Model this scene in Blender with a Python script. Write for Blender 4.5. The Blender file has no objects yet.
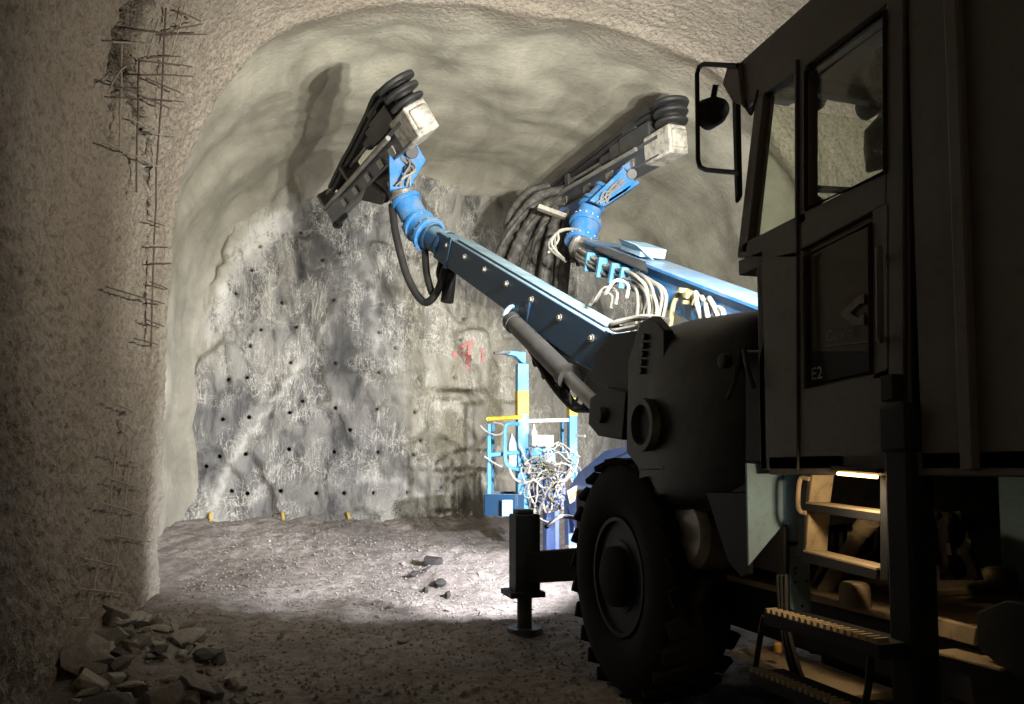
import bpy, bmesh, math, random
import numpy as np
from mathutils import Vector, Matrix

scene = bpy.context.scene
COL = scene.collection
rnd = random.Random(7)
rng = np.random.default_rng(11)

# ------------------------------------------------------------------ camera
F_PX = 760.0
PITCH = math.radians(3.5)
YAW = math.atan(227.0 * math.cos(PITCH) / F_PX)
CX, CY = 512.0, 470.0 - F_PX * math.tan(PITCH)
CAM = Vector((0.0, 0.0, 1.4))
cam_d = bpy.data.cameras.new('camera')
cam_d.sensor_fit = 'HORIZONTAL'
cam_d.sensor_width = 36.0
cam_d.lens = 36.0 * F_PX / 1024.0
cam_d.shift_y = (CY - 352.0) / 1024.0
cam_d.clip_start = 0.05
cam = bpy.data.objects.new('camera', cam_d)
COL.objects.link(cam)
cam.location = CAM
cam.rotation_euler = (math.pi / 2 + PITCH, 0, -YAW)
scene.camera = cam
_F = Vector((math.sin(YAW) * math.cos(PITCH), math.cos(YAW) * math.cos(PITCH), math.sin(PITCH)))
_R = Vector((math.cos(YAW), -math.sin(YAW), 0))
_U = _R.cross(_F)


def ray(px, py):
    return (_F + _R * ((px - CX) / F_PX) + _U * (-(py - CY) / F_PX))


def P(px, py, Y):            # a point of the place at distance Y down the tunnel
    d = ray(px, py)
    return CAM + d * (Y / d.y)


def PX(px, py, X):           # a point on the plane of the machine's side
    d = ray(px, py)
    return CAM + d * (X / d.x)


def PZ(px, py, z=0.0):       # a point on the ground
    d = ray(px, py)
    return CAM + d * ((z - CAM.z) / d.z)


# ------------------------------------------------------------------ world, exposure
w = bpy.data.worlds.new('underground')
scene.world = w
w.use_nodes = True
w.node_tree.nodes['Background'].inputs[0].default_value = (0.6, 0.5, 0.4, 1)
w.node_tree.nodes['Background'].inputs[1].default_value = 0.0012
vs = scene.view_settings
vs.view_transform = 'Standard'
vs.look = 'None'
vs.gamma = 1.0
vs.use_curve_mapping = False
vs.exposure = 0.0


def spot(name, loc, target, power, color, angle=120, blend=0.9, size=0.05):
    d = bpy.data.lights.new(name, 'SPOT')
    d.energy = power
    d.color = color
    d.spot_size = math.radians(angle)
    d.spot_blend = blend
    d.shadow_soft_size = size
    o = bpy.data.objects.new(name, d)
    COL.objects.link(o)
    o.location = loc
    o.rotation_euler = (Vector(target) - Vector(loc)).to_track_quat('-Z', 'Y').to_euler()
    return o


COOL = (1.0, 0.965, 0.86)
BLUEW = (0.95, 0.94, 1.0)
CFY = PX(737, 250, 2.0).y                  # front of the cab
LAMP_A = PX(713, 112, 2.06)
LAMP_B = P(816, 101, CFY + .13)
LAMP_C = P(870, 106, CFY + .13)
FILL_LAMP_RIGHT = Vector((3.75, CFY + .2, 3.0))  # unseen lamp added on the right to brighten the right wall
HEAD_L = Vector((3.05, 5.95, 1.30))
HEAD_R = Vector((3.95, 5.95, 1.30))
spot('work_light', LAMP_A + Vector((0, .12, 0)), (-0.7, 8.2, 3.6), 270, (1.0, .88, .70), 128, 1.0)
spot('work_light', LAMP_B + Vector((0, .12, 0)), (1.2, 12, 4.6), 1500, COOL, 104, 1.0)
spot('work_light', LAMP_C + Vector((0, .12, 0)), (2.8, 12, 4.4), 1550, COOL, 104, 1.0)
spot('work_light', FILL_LAMP_RIGHT + Vector((0, .12, 0)), (4.4, 12, 4.8), 850, COOL, 112, 1.0)  # fill from the added right-hand lamp
spot('headlight_beam', HEAD_L + Vector((0, .12, 0)), (0.2, 11, 0.25), 1700, BLUEW, 80, .8)
spot('headlight_beam', HEAD_R + Vector((0, .12, 0)), (2.4, 12, 1.2), 1500, BLUEW, 80, .8)
FILL_LAMP_REAR = Vector((-0.45, -4.2, 4.75))  # warm fill lamp added out of view to tint the cab side
spot('rear_fill_light', FILL_LAMP_REAR + Vector((0.05, 0.05, -0.16)), (0.8, 4.0, 2.9), 55, (1.0, 0.72, 0.42), 150, 1.0, 0.15)

# ------------------------------------------------------------------ helpers


def smooth(a, b, x):
    t = np.clip((x - a) / (b - a), 0, 1)
    return t * t * (3 - 2 * t)


_perm = rng.permutation(256)
_perm = np.concatenate([_perm, _perm, _perm])
_grad = rng.normal(size=(256, 3))
_grad /= np.linalg.norm(_grad, axis=1)[:, None]


def perlin(x, y, z):
    x, y, z = np.broadcast_arrays(np.asarray(x, float), np.asarray(y, float), np.asarray(z, float))
    xi, yi, zi = np.floor(x).astype(int), np.floor(y).astype(int), np.floor(z).astype(int)
    xf, yf, zf = x - xi, y - yi, z - zi
    u, v, w_ = [t * t * t * (t * (t * 6 - 15) + 10) for t in (xf, yf, zf)]
    out = 0
    for dx in (0, 1):
        for dy in (0, 1):
            for dz in (0, 1):
                h = _perm[_perm[_perm[(xi + dx) & 255] + ((yi + dy) & 255)] + ((zi + dz) & 255)]
                g = _grad[h]
                d = g[..., 0] * (xf - dx) + g[..., 1] * (yf - dy) + g[..., 2] * (zf - dz)
                out = out + d * (u if dx else 1 - u) * (v if dy else 1 - v) * (w_ if dz else 1 - w_)
    return out * 1.4


def fbm(x, y, z, oct=4, gain=.5):
    a, s, k = 1.0, 0, 1.0
    for i in range(oct):
        s = s + a * perlin(x * k + 17.3 * i, y * k + 5.1 * i, z * k - 9.7 * i)
        a *= gain
        k *= 2.03
    return s


def tag(o, label=None, cat=None, group=None, kind=None):
    if label: o['label'] = label
    if cat: o['category'] = cat
    if group: o['group'] = group
    if kind: o['kind'] = kind
    return o


def wloc(o):
    p, l = o.parent, Vector(o.location)
    while p:
        l += Vector(p.location)
        p = p.parent
    return l


def link_mesh(name, me, mat, parent, origin):
    o = bpy.data.objects.new(name, me)
    COL.objects.link(o)
    if mat: me.materials.append(mat)
    if parent:
        o.parent = parent
        o.location = Vector(origin) - wloc(parent)
    else:
        o.location = origin
    return o


def empty(name, loc):
    o = bpy.data.objects.new(name, None)
    COL.objects.link(o)
    o.location = loc
    o.empty_display_size = .2
    return o


def frame(axis, up=(0, 0, 1)):
    a = Vector(axis).normalized()
    u = Vector(up)
    u = (u - a * u.dot(a))
    if u.length < 1e-4:
        u = Vector((1, 0, 0)) - a * a.x
    u.normalize()
    s = u.cross(a).normalized()      # sideways
    return a, u, s


def spline(pts, n=8):
    pts = [Vector(p) for p in pts]
    q = [pts[0] * 2 - pts[1]] + pts + [pts[-1] * 2 - pts[-2]]
    out = []
    for i in range(1, len(q) - 2):
        for k in range(n):
            t = k / n
            a, b, c, d = q[i - 1], q[i], q[i + 1], q[i + 2]
            out.append(0.5 * ((2 * b) + (c - a) * t + (2 * a - 5 * b + 4 * c - d) * t * t + (3 * b - a - 3 * c + d) * t ** 3))
    out.append(pts[-1])
    return out


class MB:
    def __init__(s):
        s.v, s.f = [], []

    def add(s, vs_, fs):
        o = len(s.v)
        s.v += [Vector(v) for v in vs_]
        s.f += [tuple(i + o for i in f) for f in fs]
        return s

    def hexa(s, p):          # 8 corners: bottom 4, top 4
        return s.add(p, [(3, 2, 1, 0), (4, 5, 6, 7), (0, 1, 5, 4), (1, 2, 6, 5), (2, 3, 7, 6), (3, 0, 4, 7)])

    def box(s, x0, x1, y0, y1, z0, z1):
        return s.hexa([(x0, y0, z0), (x1, y0, z0), (x1, y1, z0), (x0, y1, z0), (x0, y0, z1), (x1, y0, z1), (x1, y1, z1), (x0, y1, z1)])

    def obox(s, c, ax, up, L, W, H):   # oriented box: length along ax, width sideways, height along up
        a, u, d = frame(ax, up)
        c = Vector(c)
        a, u, d = a * L / 2, u * H / 2, d * W / 2
        return s.hexa([c - a - d - u, c + a - d - u, c + a + d - u, c - a + d - u, c - a - d + u, c + a - d + u, c + a + d + u, c - a + d + u])

    def beam(s, p, q, W, H, up=(0, 0, 1), W2=None, H2=None):
        p, q = Vector(p), Vector(q)
        a, u, d = frame(q - p, up)
        W2 = W if W2 is None else W2
        H2 = H if H2 is None else H2
        return s.hexa([p - d * W / 2 - u * H / 2, q - d * W2 / 2 - u * H2 / 2, q + d * W2 / 2 - u * H2 / 2, p + d * W / 2 - u * H / 2,
                       p - d * W / 2 + u * H / 2, q - d * W2 / 2 + u * H2 / 2, q + d * W2 / 2 + u * H2 / 2, p + d * W / 2 + u * H / 2])

    def cyl(s, p, q, r, r2=None, n=16, caps=True):
        p, q = Vector(p), Vector(q)
        r2 = r if r2 is None else r2
        a, u, d = frame(q - p, (0.13, .2, 1))
        ring = [(math.cos(2 * math.pi * i / n), math.sin(2 * math.pi * i / n)) for i in range(n)]
        vs_ = [p + (d * c + u * t) * r for c, t in ring] + [q + (d * c + u * t) * r2 for c, t in ring]
        fs = [(i, (i + 1) % n, n + (i + 1) % n, n + i) for i in range(n)]
        if caps: fs += [tuple(range(n - 1, -1, -1)), tuple(range(n, 2 * n))]
        return s.add(vs_, fs)

    def tube(s, path, r, n=8, caps=True, closed=False):
        path = [Vector(p) for p in path]
        m = len(path)
        vs_, fs = [], []
        up = None
        for i, p in enumerate(path):
            if closed:
                t = path[(i + 1) % m] - path[i - 1]
            else:
                t = path[min(i + 1, m - 1)] - path[max(i - 1, 0)]
            if t.length < 1e-9: t = Vector((0, 0, 1))
            t.normalize()
            if up is None:
                up = Vector((0, 0, 1)) if abs(t.z) < .9 else Vector((1, 0, 0))
            up = up - t * up.dot(t)
            if up.length < 1e-5: up = Vector((1, 0, 0)) - t * t.x
            up.normalize()
            sd = up.cross(t)
            rr = r[i] if hasattr(r, '__len__') else r
            for k in range(n):
                an = 2 * math.pi * k / n
                vs_.append(p + (sd * math.cos(an) + up * math.sin(an)) * rr)
        for i in range(m if closed else m - 1):
            j = (i + 1) % m
            for k in range(n):
                l = (k + 1) % n
                fs.append((i * n + k, i * n + l, j * n + l, j * n + k))
        if caps and not closed:
            fs += [tuple(range(n - 1, -1, -1)), tuple((m - 1) * n + k for k in range(n))]
        return s.add(vs_, fs)

    def prism(s, poly, vec):
        vec = Vector(vec)
        poly = [Vector(p) for p in poly]
        n = len(poly)
        return s.add(poly + [p + vec for p in poly],
                     [tuple(range(n - 1, -1, -1)), tuple(range(n, 2 * n))] + [(i, (i + 1) % n, n + (i + 1) % n, n + i) for i in range(n)])

    def lathe(s, prof, c, ax, n=32, up=(0, 0, 1), closed=False):   # prof: (radius, height along axis)
        c = Vector(c)
        a, u, d = frame(ax, up)
        m = len(prof)
        vs_, fs = [], []
        for i in range(n):
            an = 2 * math.pi * i / n
            e = d * math.cos(an) + u * math.sin(an)
            vs_ += [c + e * r + a * h for r, h in prof]
        for i in range(n):
            j = (i + 1) % n
            for k in range(m if closed else m - 1):
                l = (k + 1) % m
                fs.append((i * m + k, j * m + k, j * m + l, i * m + l))
        if not closed:
            if prof[0][0] > 1e-6: fs.append(tuple(i * m for i in range(n)))
            if prof[-1][0] > 1e-6: fs.append(tuple(i * m + m - 1 for i in range(n - 1, -1, -1)))
        return s.add(vs_, fs)

    def build(s, name, mat, parent=None, bevel=0.0, sm=True, origin=None):
        if origin is None:
            lo = Vector([min(v[i] for v in s.v) for i in range(3)])
            hi = Vector([max(v[i] for v in s.v) for i in range(3)])
            origin = (lo + hi) / 2
            if parent is None: origin.z = lo.z
        me = bpy.data.meshes.new(name)
        me.from_pydata([v - origin for v in s.v], [], s.f)
        bm = bmesh.new(); bm.from_mesh(me)
        bmesh.ops.recalc_face_normals(bm, faces=bm.faces)
        bm.to_mesh(me); bm.free()
        if sm:
            me.polygons.foreach_set('use_smooth', [True] * len(me.polygons))
            me.set_sharp_from_angle(angle=math.radians(38))
        o = link_mesh(name, me, mat, parent, origin)
        if bevel:
            b = o.modifiers.new('bevel', 'BEVEL')
            b.width = bevel; b.segments = 2; b.limit_method = 'ANGLE'; b.angle_limit = math.radians(40)
        return o


def copy_tree(o, loc, rot=None):
    c = o.copy(); COL.objects.link(c); c.location = loc
    if rot is not None: c.rotation_euler = rot
    for ch in list(o.children):
        k = ch.copy(); COL.objects.link(k); k.parent = c
        for g in list(ch.children):
            l = g.copy(); COL.objects.link(l); l.parent = k
    return c


# ------------------------------------------------------------------ materials
def nodes_of(name):
    m = bpy.data.materials.new(name)
    m.use_nodes = True
    nt = m.node_tree
    return m, nt, nt.nodes['Principled BSDF']


def N(nt, typ, **kw):
    n = nt.nodes.new(typ)
    for k, v in kw.items():
        if isinstance(k, str) and hasattr(n, k): setattr(n, k, v)
        else: n.inputs[k].default_value = v
    return n


def noise(nt, vec, scale, detail=4, rough=.55, dist=0.0):
    n = nt.nodes.new('ShaderNodeTexNoise')
    n.inputs['Scale'].default_value = scale
    n.inputs['Detail'].default_value = detail
    n.inputs['Roughness'].default_value = rough
    n.inputs['Distortion'].default_value = dist
    nt.links.new(vec, n.inputs['Vector'])
    return n.outputs['Fac']


def ramp(nt, fac, *stops):
    r = nt.nodes.new('ShaderNodeValToRGB')
    e = r.color_ramp.elements
    while len(e) < len(stops): e.new(.5)
    for el, (p, c) in zip(e, stops):
        el.position = p
        el.color = (c, c, c, 1) if not hasattr(c, '__len__') else (*c, 1)
    nt.links.new(fac, r.inputs['Fac'])
    return r.outputs['Color']


def mixc(nt, fac, a, b, mode='MIX'):
    m = nt.nodes.new('ShaderNodeMix')
    m.data_type = 'RGBA'; m.blend_type = mode
    for sock, val in ((m.inputs['Factor'], fac), (m.inputs[6], a), (m.inputs[7], b)):
        if hasattr(val, 'links') or isinstance(val, bpy.types.NodeSocket): nt.links.new(val, sock)
        elif hasattr(val, '__len__'): sock.default_value = (*val, 1)
        else: sock.default_value = val
    return m.outputs[2]


def math_(nt, op, a, b=0.0):
    m = nt.nodes.new('ShaderNodeMath'); m.operation = op
    for sock, val in ((m.inputs[0], a), (m.inputs[1], b)):
        if isinstance(val, bpy.types.NodeSocket): nt.links.new(val, sock)
        else: sock.default_value = val
    return m.outputs[0]


def bump(nt, h, strength, dist, normal=None):
    b = nt.nodes.new('ShaderNodeBump')
    b.inputs['Strength'].default_value = strength
    b.inputs['Distance'].default_value = dist
    nt.links.new(h, b.inputs['Height'])
    if normal: nt.links.new(normal, b.inputs['Normal'])
    return b.outputs['Normal']


def coords(nt, scale=(1, 1, 1)):
    tc = nt.nodes.new('ShaderNodeTexCoord')
    mp = nt.nodes.new('ShaderNodeMapping')
    mp.inputs['Scale'].default_value = scale
    nt.links.new(tc.outputs['Object'], mp.inputs['Vector'])
    return mp.outputs['Vector']


def painted(name, col, rough=.5, metal=0.0, dirt=(.16, .14, .12), amount=.5, lit_dust=0.0, lit_dustcol=(.42, .42, .40), grain=14):
    """paint or steel with blotchy dirt; dusty faces that look up also get lamplight painted in"""
    m, nt, b = nodes_of(name)
    v = coords(nt)
    n1 = noise(nt, v, grain * .35, 5, .65)
    f = ramp(nt, n1, (.45, 0.0), (.7, amount))
    c = mixc(nt, f, col, dirt)
    n2 = noise(nt, v, grain * 2.5, 3, .6)
    f2 = ramp(nt, n2, (.55, 0.0), (.72, amount * .7))
    c = mixc(nt, f2, c, [x * .45 for x in dirt])
    if lit_dust:  # paler tops: settled dirt plus lamplight put into the colour
        g = nt.nodes.new('ShaderNodeNewGeometry')
        sx = nt.nodes.new('ShaderNodeSeparateXYZ')
        nt.links.new(g.outputs['Normal'], sx.inputs[0])
        up = ramp(nt, sx.outputs['Z'], (.25, 0.0), (.75, 1.0))
        nd = ramp(nt, noise(nt, v, 5.0, 5, .7), (.25, .35), (.65, 1.0))
        c = mixc(nt, math_(nt, 'MULTIPLY', math_(nt, 'MULTIPLY', up, nd), lit_dust), c, lit_dustcol)
    nt.links.new(c, b.inputs['Base Color'])
    b.inputs['Roughness'].default_value = rough
    b.inputs['Metallic'].default_value = metal
    if max(col) < .03: b.inputs['Specular IOR Level'].default_value = .25
    nt.links.new(bump(nt, n2, .25, .004), b.inputs['Normal'])
    return m


def shotcrete(name, ca, cb, grain, strength):
    m, nt, b = nodes_of(name)
    v = coords(nt)
    n0 = noise(nt, v, .7, 5, .6)
    n1 = noise(nt, v, grain, 3, .6)
    n2 = noise(nt, v, grain * 3.1, 3, .7)
    c = mixc(nt, ramp(nt, n0, (.35, 0.0), (.68, 1.0)), ca, cb)
    c = mixc(nt, ramp(nt, n2, (.35, .35), (.6, 0.0)), c, [x * .55 for x in ca])
    nt.links.new(c, b.inputs['Base Color'])
    b.inputs['Roughness'].default_value = .9
    nb = bump(nt, n1, strength, .03)
    nt.links.new(bump(nt, n2, strength * .8, .012, nb), b.inputs['Normal'])
    return m


M = {}

# the tunnel lining: coarse near, smoother in the last rounds before the face
m, nt, b = nodes_of('sprayed_concrete')
v = coords(nt)
sp = nt.nodes.new('ShaderNodeSeparateXYZ')
nt.links.new(v, sp.inputs[0])
new = ramp(nt, math_(nt, 'MULTIPLY', math_(nt, 'SUBTRACT', sp.outputs['Y'], 8.0), 1.6), (0.0, 0.0), (1.0, 1.0))
n0 = noise(nt, v, .8, 5, .6)
n1 = noise(nt, v, 17, 3, .6)
n2 = noise(nt, v, 52, 3, .7)
n3 = noise(nt, coords(nt, (1, .5, 1)), 1.6, 5, .65, .4)
old = mixc(nt, ramp(nt, n0, (.33, 0.0), (.7, 1.0)), (.31, .265, .215), (.42, .375, .315))
old = mixc(nt, ramp(nt, n2, (.32, .4), (.58, 0.0)), old, (.16, .14, .115))
old = mixc(nt, ramp(nt, noise(nt, v, 24, 3, .6), (.36, .6), (.52, 0.0)), old, (.16, .135, .108))  # dark mottle painted for the grain's dirty, shaded pits
fresh = mixc(nt, ramp(nt, n3, (.36, 0.0), (.64, 1.0)), (.30, .285, .235), (.44, .42, .35))
fresh = mixc(nt, ramp(nt, n2, (.3, .22), (.5, 0.0)), fresh, (.19, .18, .15))
groove_shade = nt.nodes.new('ShaderNodeAttribute'); groove_shade.attribute_name = 'broken'
old = mixc(nt, math_(nt, 'MULTIPLY', groove_shade.outputs['Fac'], .85), old, mixc(nt, n1, (.05, .04, .032), (.17, .145, .12)))  # groove painted darker: bare rock plus the shade inside it
nt.links.new(mixc(nt, new, old, fresh), b.inputs['Base Color'])
b.inputs['Roughness'].default_value = .82
h = math_(nt, 'MULTIPLY', n1, math_(nt, 'SUBTRACT', 1.0, math_(nt, 'MULTIPLY', new, .72)))
nb = bump(nt, h, .9, .05)
h2 = math_(nt, 'MULTIPLY', n2, math_(nt, 'SUBTRACT', 1.0, math_(nt, 'MULTIPLY', new, .45)))
nt.links.new(bump(nt, h2, .7, .018, nb), b.inputs['Normal'])
M['lining'] = m

# blasted rock of the tunnel face
m, nt, b = nodes_of('blasted_rock')
v = coords(nt)
va = coords(nt, (1.6, 1, .55))
n0 = noise(nt, v, .55, 5, .6)
n1 = noise(nt, va, 2.2, 6, .68, .6)
n2 = noise(nt, v, 14, 5, .7)
c = mixc(nt, ramp(nt, n0, (.38, 0.0), (.62, 1.0)), (.20, .20, .198), (.36, .35, .32))
c = mixc(nt, ramp(nt, n1, (.38, .85), (.53, 0.0)), c, (.07, .07, .072))
at = nt.nodes.new('ShaderNodeAttribute'); at.attribute_name = 'stain'
sr = nt.nodes.new('ShaderNodeSeparateColor')
nt.links.new(at.outputs['Color'], sr.inputs[0])
c = mixc(nt, math_(nt, 'MULTIPLY', sr.outputs[0], ramp(nt, noise(nt, v, 3.2, 6, .75, .8), (.37, 0.0), (.47, 1.0))), c, (.66, .65, .62))
c = mixc(nt, math_(nt, 'MULTIPLY', sr.outputs[1], .85), c, (.055, .057, .065))
c = mixc(nt, math_(nt, 'MULTIPLY', sr.outputs[2], .6), c, (.44, .41, .31))
# thin pale calcite streaks
for sc_, wdt, vec in ((1.1, .010, coords(nt, (1.9, 1, .45))), (1.5, .012, coords(nt, (1.7, 1, .5))), (3.0, .014, coords(nt, (1.5, 1, .55))), (6.5, .007, coords(nt, (1.2, 1, .6))), (.9, .006, coords(nt, (1, 1, 1.3)))):
    q = noise(nt, vec, sc_, 4, .6, 1.6)
    q = math_(nt, 'ABSOLUTE', math_(nt, 'SUBTRACT', q, .5))
    gate = ramp(nt, noise(nt, v, 1.7, 2, .5), (.40, 0.0), (.55, 1.0))
    c = mixc(nt, math_(nt, 'MULTIPLY', ramp(nt, q, (0.0, .8), (wdt, 0.0)), gate), c, (.68, .66, .6))
c = mixc(nt, at.outputs['Alpha'], c, mixc(nt, n0, (.30, .285, .235), (.42, .40, .335)))
nt.links.new(c, b.inputs['Base Color'])
b.inputs['Roughness'].default_value = .75
nb = bump(nt, n1, .8, .13)
nt.links.new(bump(nt, n2, .8, .03, nb), b.inputs['Normal'])
M['rock_face'] = m

m, nt, b = nodes_of('muddy_gravel')
v = coords(nt)
n0 = noise(nt, v, .9, 5, .6)
n1 = noise(nt, v, 9, 5, .7)
n2 = noise(nt, v, 34, 4, .7)
c = mixc(nt, ramp(nt, n0, (.35, 0.0), (.65, 1.0)), (.24, .21, .19), (.40, .365, .345))
c = mixc(nt, ramp(nt, n1, (.42, .6), (.58, 0.0)), c, (.13, .112, .10))
c = mixc(nt, ramp(nt, n2, (.6, 0.0), (.72, .6)), c, (.45, .42, .39))
nt.links.new(c, b.inputs['Base Color'])
b.inputs['Roughness'].default_value = .85
nb = bump(nt, n1, .8, .05)
nt.links.new(bump(nt, n2, .9, .02, nb), b.inputs['Normal'])
M['floor'] = m


def stone_mat(name, ca, cb):
    m, nt, b = nodes_of(name)
    v = coords(nt)
    n1 = noise(nt, v, 7, 5, .65)
    c = mixc(nt, ramp(nt, n1, (.35, 0.0), (.65, 1.0)), ca, cb)
    nt.links.new(c, b.inputs['Base Color'])
    b.inputs['Roughness'].default_value = .85
    nt.links.new(bump(nt, noise(nt, v, 30, 4, .7), .5, .01), b.inputs['Normal'])
    return m


M['stone_pale'] = stone_mat('pale_grey_stone', (.34, .32, .28), (.50, .47, .42))
M['stone_mid'] = stone_mat('mid_grey_stone', (.19, .175, .155), (.32, .295, .26))
M['clod'] = stone_mat('black_clod', (.018, .017, .017), (.05, .047, .045))
M['stone_dark'] = stone_mat('dark_stone', (.05, .047, .044), (.12, .11, .10))

M['blue'] = painted('machine_blue', (.028, .19, .50), .42, 0, (.22, .24, .25), .75, .75, (.28, .36, .40))
M['navy'] = painted('boom_blue_shaded', (.010, .042, .095), .45, 0, (.03, .035, .045), .5, .9, (.25, .36, .41))  # machine blue darkened for the unlit boom side; lamplit dusty tops painted paler
M['pale_blue'] = painted('pale_blue_paint', (.32, .53, .72), .5, 0, (.24, .24, .22), .4)
M['sky_blue'] = painted('basket_blue', (.07, .30, .55), .45, 0, (.35, .37, .36), .3)
M['violet_blue'] = painted('guard_blue', (.08, .15, .42), .45, 0, (.25, .27, .33), .3)
M['dull_yellow'] = painted('dirty_yellow_brass', (.34, .29, .14), .55, 0, (.2, .18, .13), .7)
M['yellow'] = painted('warning_yellow', (.55, .40, .03), .5, 0, (.45, .38, .1), .3)
M['steel'] = painted('worn_steel', (.36, .35, .33), .42, .6, (.15, .13, .11), .6)
M['dirty_white'] = painted('splashed_white_steel', (.42, .40, .35), .65, 0, (.10, .09, .08), .95, grain=26)
M['dark_steel'] = painted('dark_greasy_steel', (.055, .055, .058), .5, .3, (.11, .10, .09), .6)
M['feed_metal'] = painted('feed_beam_alloy', (.10, .11, .13), .4, .5, (.20, .18, .16), .6)
M['chrome'] = painted('cylinder_rod', (.22, .22, .22), .3, .8, (.14, .12, .1), .4)
M['hood'] = painted('black_hood_paint', (.013, .013, .014), .36, 0, (.07, .065, .06), .35)
M['chassis'] = painted('chassis_paint', (.017, .020, .026), .55, 0, (.03, .026, .022), .5)
M['cab'] = painted('cab_paint', (.175, .158, .145), .55, 0, (.11, .098, .088), .4, grain=8)
M['cab_inside'] = painted('cab_inner_panel', (.10, .105, .13), .7, 0, (.08, .08, .08), .3)
M['deck'] = painted('tan_deck_plate', (.38, .31, .21), .75, 0, (.15, .12, .08), .6)  # one blotched tan for deck, treads and caps
M['rubber'] = painted('black_rubber', (.022, .022, .023), .55, 0, (.06, .055, .05), .5)
M['tyre'] = painted('dusty_tyre', (.011, .010, .010), .9, 0, (.022, .019, .017), .6)
M['hose_grey'] = painted('dusty_hose', (.24, .235, .22), .6, 0, (.10, .09, .08), .6)
M['hose_dirty'] = painted('mud_caked_hose', (.05, .048, .045), .7, 0, (.20, .19, .17), .75, grain=28)
M['hose_white'] = painted('pale_hose', (.40, .38, .33), .6, 0, (.18, .17, .14), .5)
M['rebar'] = painted('rusty_rebar', (.15, .11, .085), .75, .2, (.07, .05, .04), .6, grain=30)
M['rebar_pale'] = painted('mortar_coated_rebar', (.36, .32, .27), .8, 0, (.2, .17, .14), .6, grain=30)
M['cloth'] = painted('dark_cloth', (.075, .062, .055), .9, 0, (.04, .035, .03), .4)
M['plastic_sheet'] = painted('black_plastic_sheet', (.03, .028, .026), .25, 0, (.06, .05, .04), .3)
M['white_plastic'] = painted('white_plastic', (.55, .53, .48), .5, 0, (.5, .46, .4), .25)
M['yellow_plastic'] = painted('yellow_plastic', (.75, .55, .12), .5, 0, (.4, .3, .1), .2)
M['letter'] = painted('faded_white_letter', (.62, .60, .54), .6, 0, (.4, .38, .33), .2)
M['ghost_letter'] = painted('faint_sticker', (.26, .21, .15), .6, 0, (.18, .15, .11), .3)
M['red_paint'] = painted('red_spray_paint', (.62, .22, .21), .8, 0, (.50, .33, .30), .8, grain=40)
M['sign_white'] = painted('sign_white', (.75, .70, .62), .5, 0, (.5, .45, .4), .2)
M['sign_orange'] = painted('sign_orange', (.75, .42, .12), .5, 0, (.5, .3, .1), .2)


def emit(name, col, power):
    m, nt, b = nodes_of(name)
    b.inputs['Base Color'].default_value = (*col, 1)
    b.inputs['Emission Color'].default_value = (*col, 1)
    b.inputs['Emission Strength'].default_value = power
    return m


M['lens'] = emit('lamp_lens', (1, .97, .9), 8)
M['strip'] = emit('amber_strip_light', (1.0, .60, .20), 9)
M['warm_lens'] = emit('rear_fill_lens', (1.0, .75, .45), 6)

m, nt, b = nodes_of('cab_glass')
nt.nodes.remove(b)
out = nt.nodes['Material Output']
tr = nt.nodes.new('ShaderNodeBsdfTransparent'); tr.inputs[0].default_value = (.95, .97, .92, 1)
gl = nt.nodes.new('ShaderNodeBsdfGlossy'); gl.inputs['Roughness'].default_value = .03
lw = nt.nodes.new('ShaderNodeLayerWeight'); lw.inputs['Blend'].default_value = .25
mx = nt.nodes.new('ShaderNodeMixShader')
nt.links.new(ramp(nt, lw.outputs['Fresnel'], (0.0, .02), (1.0, .25)), mx.inputs[0])
nt.links.new(tr.outputs[0], mx.inputs[1]); nt.links.new(gl.outputs[0], mx.inputs[2])
nt.links.new(mx.outputs[0], out.inputs['Surface'])
M['glass'] = m
m, nt, b = nodes_of('dusty_glass')
out = nt.nodes['Material Output']
b.inputs['Base Color'].default_value = (.085, .07, .048, 1); b.inputs['Roughness'].default_value = .35
tr = nt.nodes.new('ShaderNodeBsdfTransparent'); tr.inputs[0].default_value = (.5, .5, .42, 1)
mx = nt.nodes.new('ShaderNodeMixShader'); mx.inputs[0].default_value = .8
nt.links.new(tr.outputs[0], mx.inputs[1]); nt.links.new(b.outputs[0], mx.inputs[2])
nt.links.new(mx.outputs[0], out.inputs['Surface'])
M['dusty_glass'] = m

# ------------------------------------------------------------------ the tunnel
XC, TW, TH, TZ, TN = 2.65, 3.9, 4.08, 2.5, 2.75
FACE_Y = 13.0


def profile(n_fine):
    t = np.linspace(0.0, math.pi, 4000)
    cx = -np.sign(np.cos(t)) * np.abs(np.cos(t)) ** (2 / TN) * TW + XC
    cz = np.abs(np.sin(t)) ** (2 / TN) * TH + TZ
    xs = np.concatenate([[XC - TW], cx, [XC + TW]])
    zs = np.concatenate([[-.4], cz, [-.4]])
    s = np.concatenate([[0], np.cumsum(np.hypot(np.diff(xs), np.diff(zs)))])
    L = s[-1]
    fine = np.arange(0, 6.4, .021)
    rest = np.linspace(6.4, L, int((L - 6.4) / .06))
    u = np.concatenate([fine, rest])
    return u, np.interp(u, s, xs), np.interp(u, s, zs)


def inside_val(p):
    x = abs(p.x - XC) / TW
    if p.z <= TZ: return x
    return (x ** TN + ((p.z - TZ) / TH) ** TN) ** (1 / TN)


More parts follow.
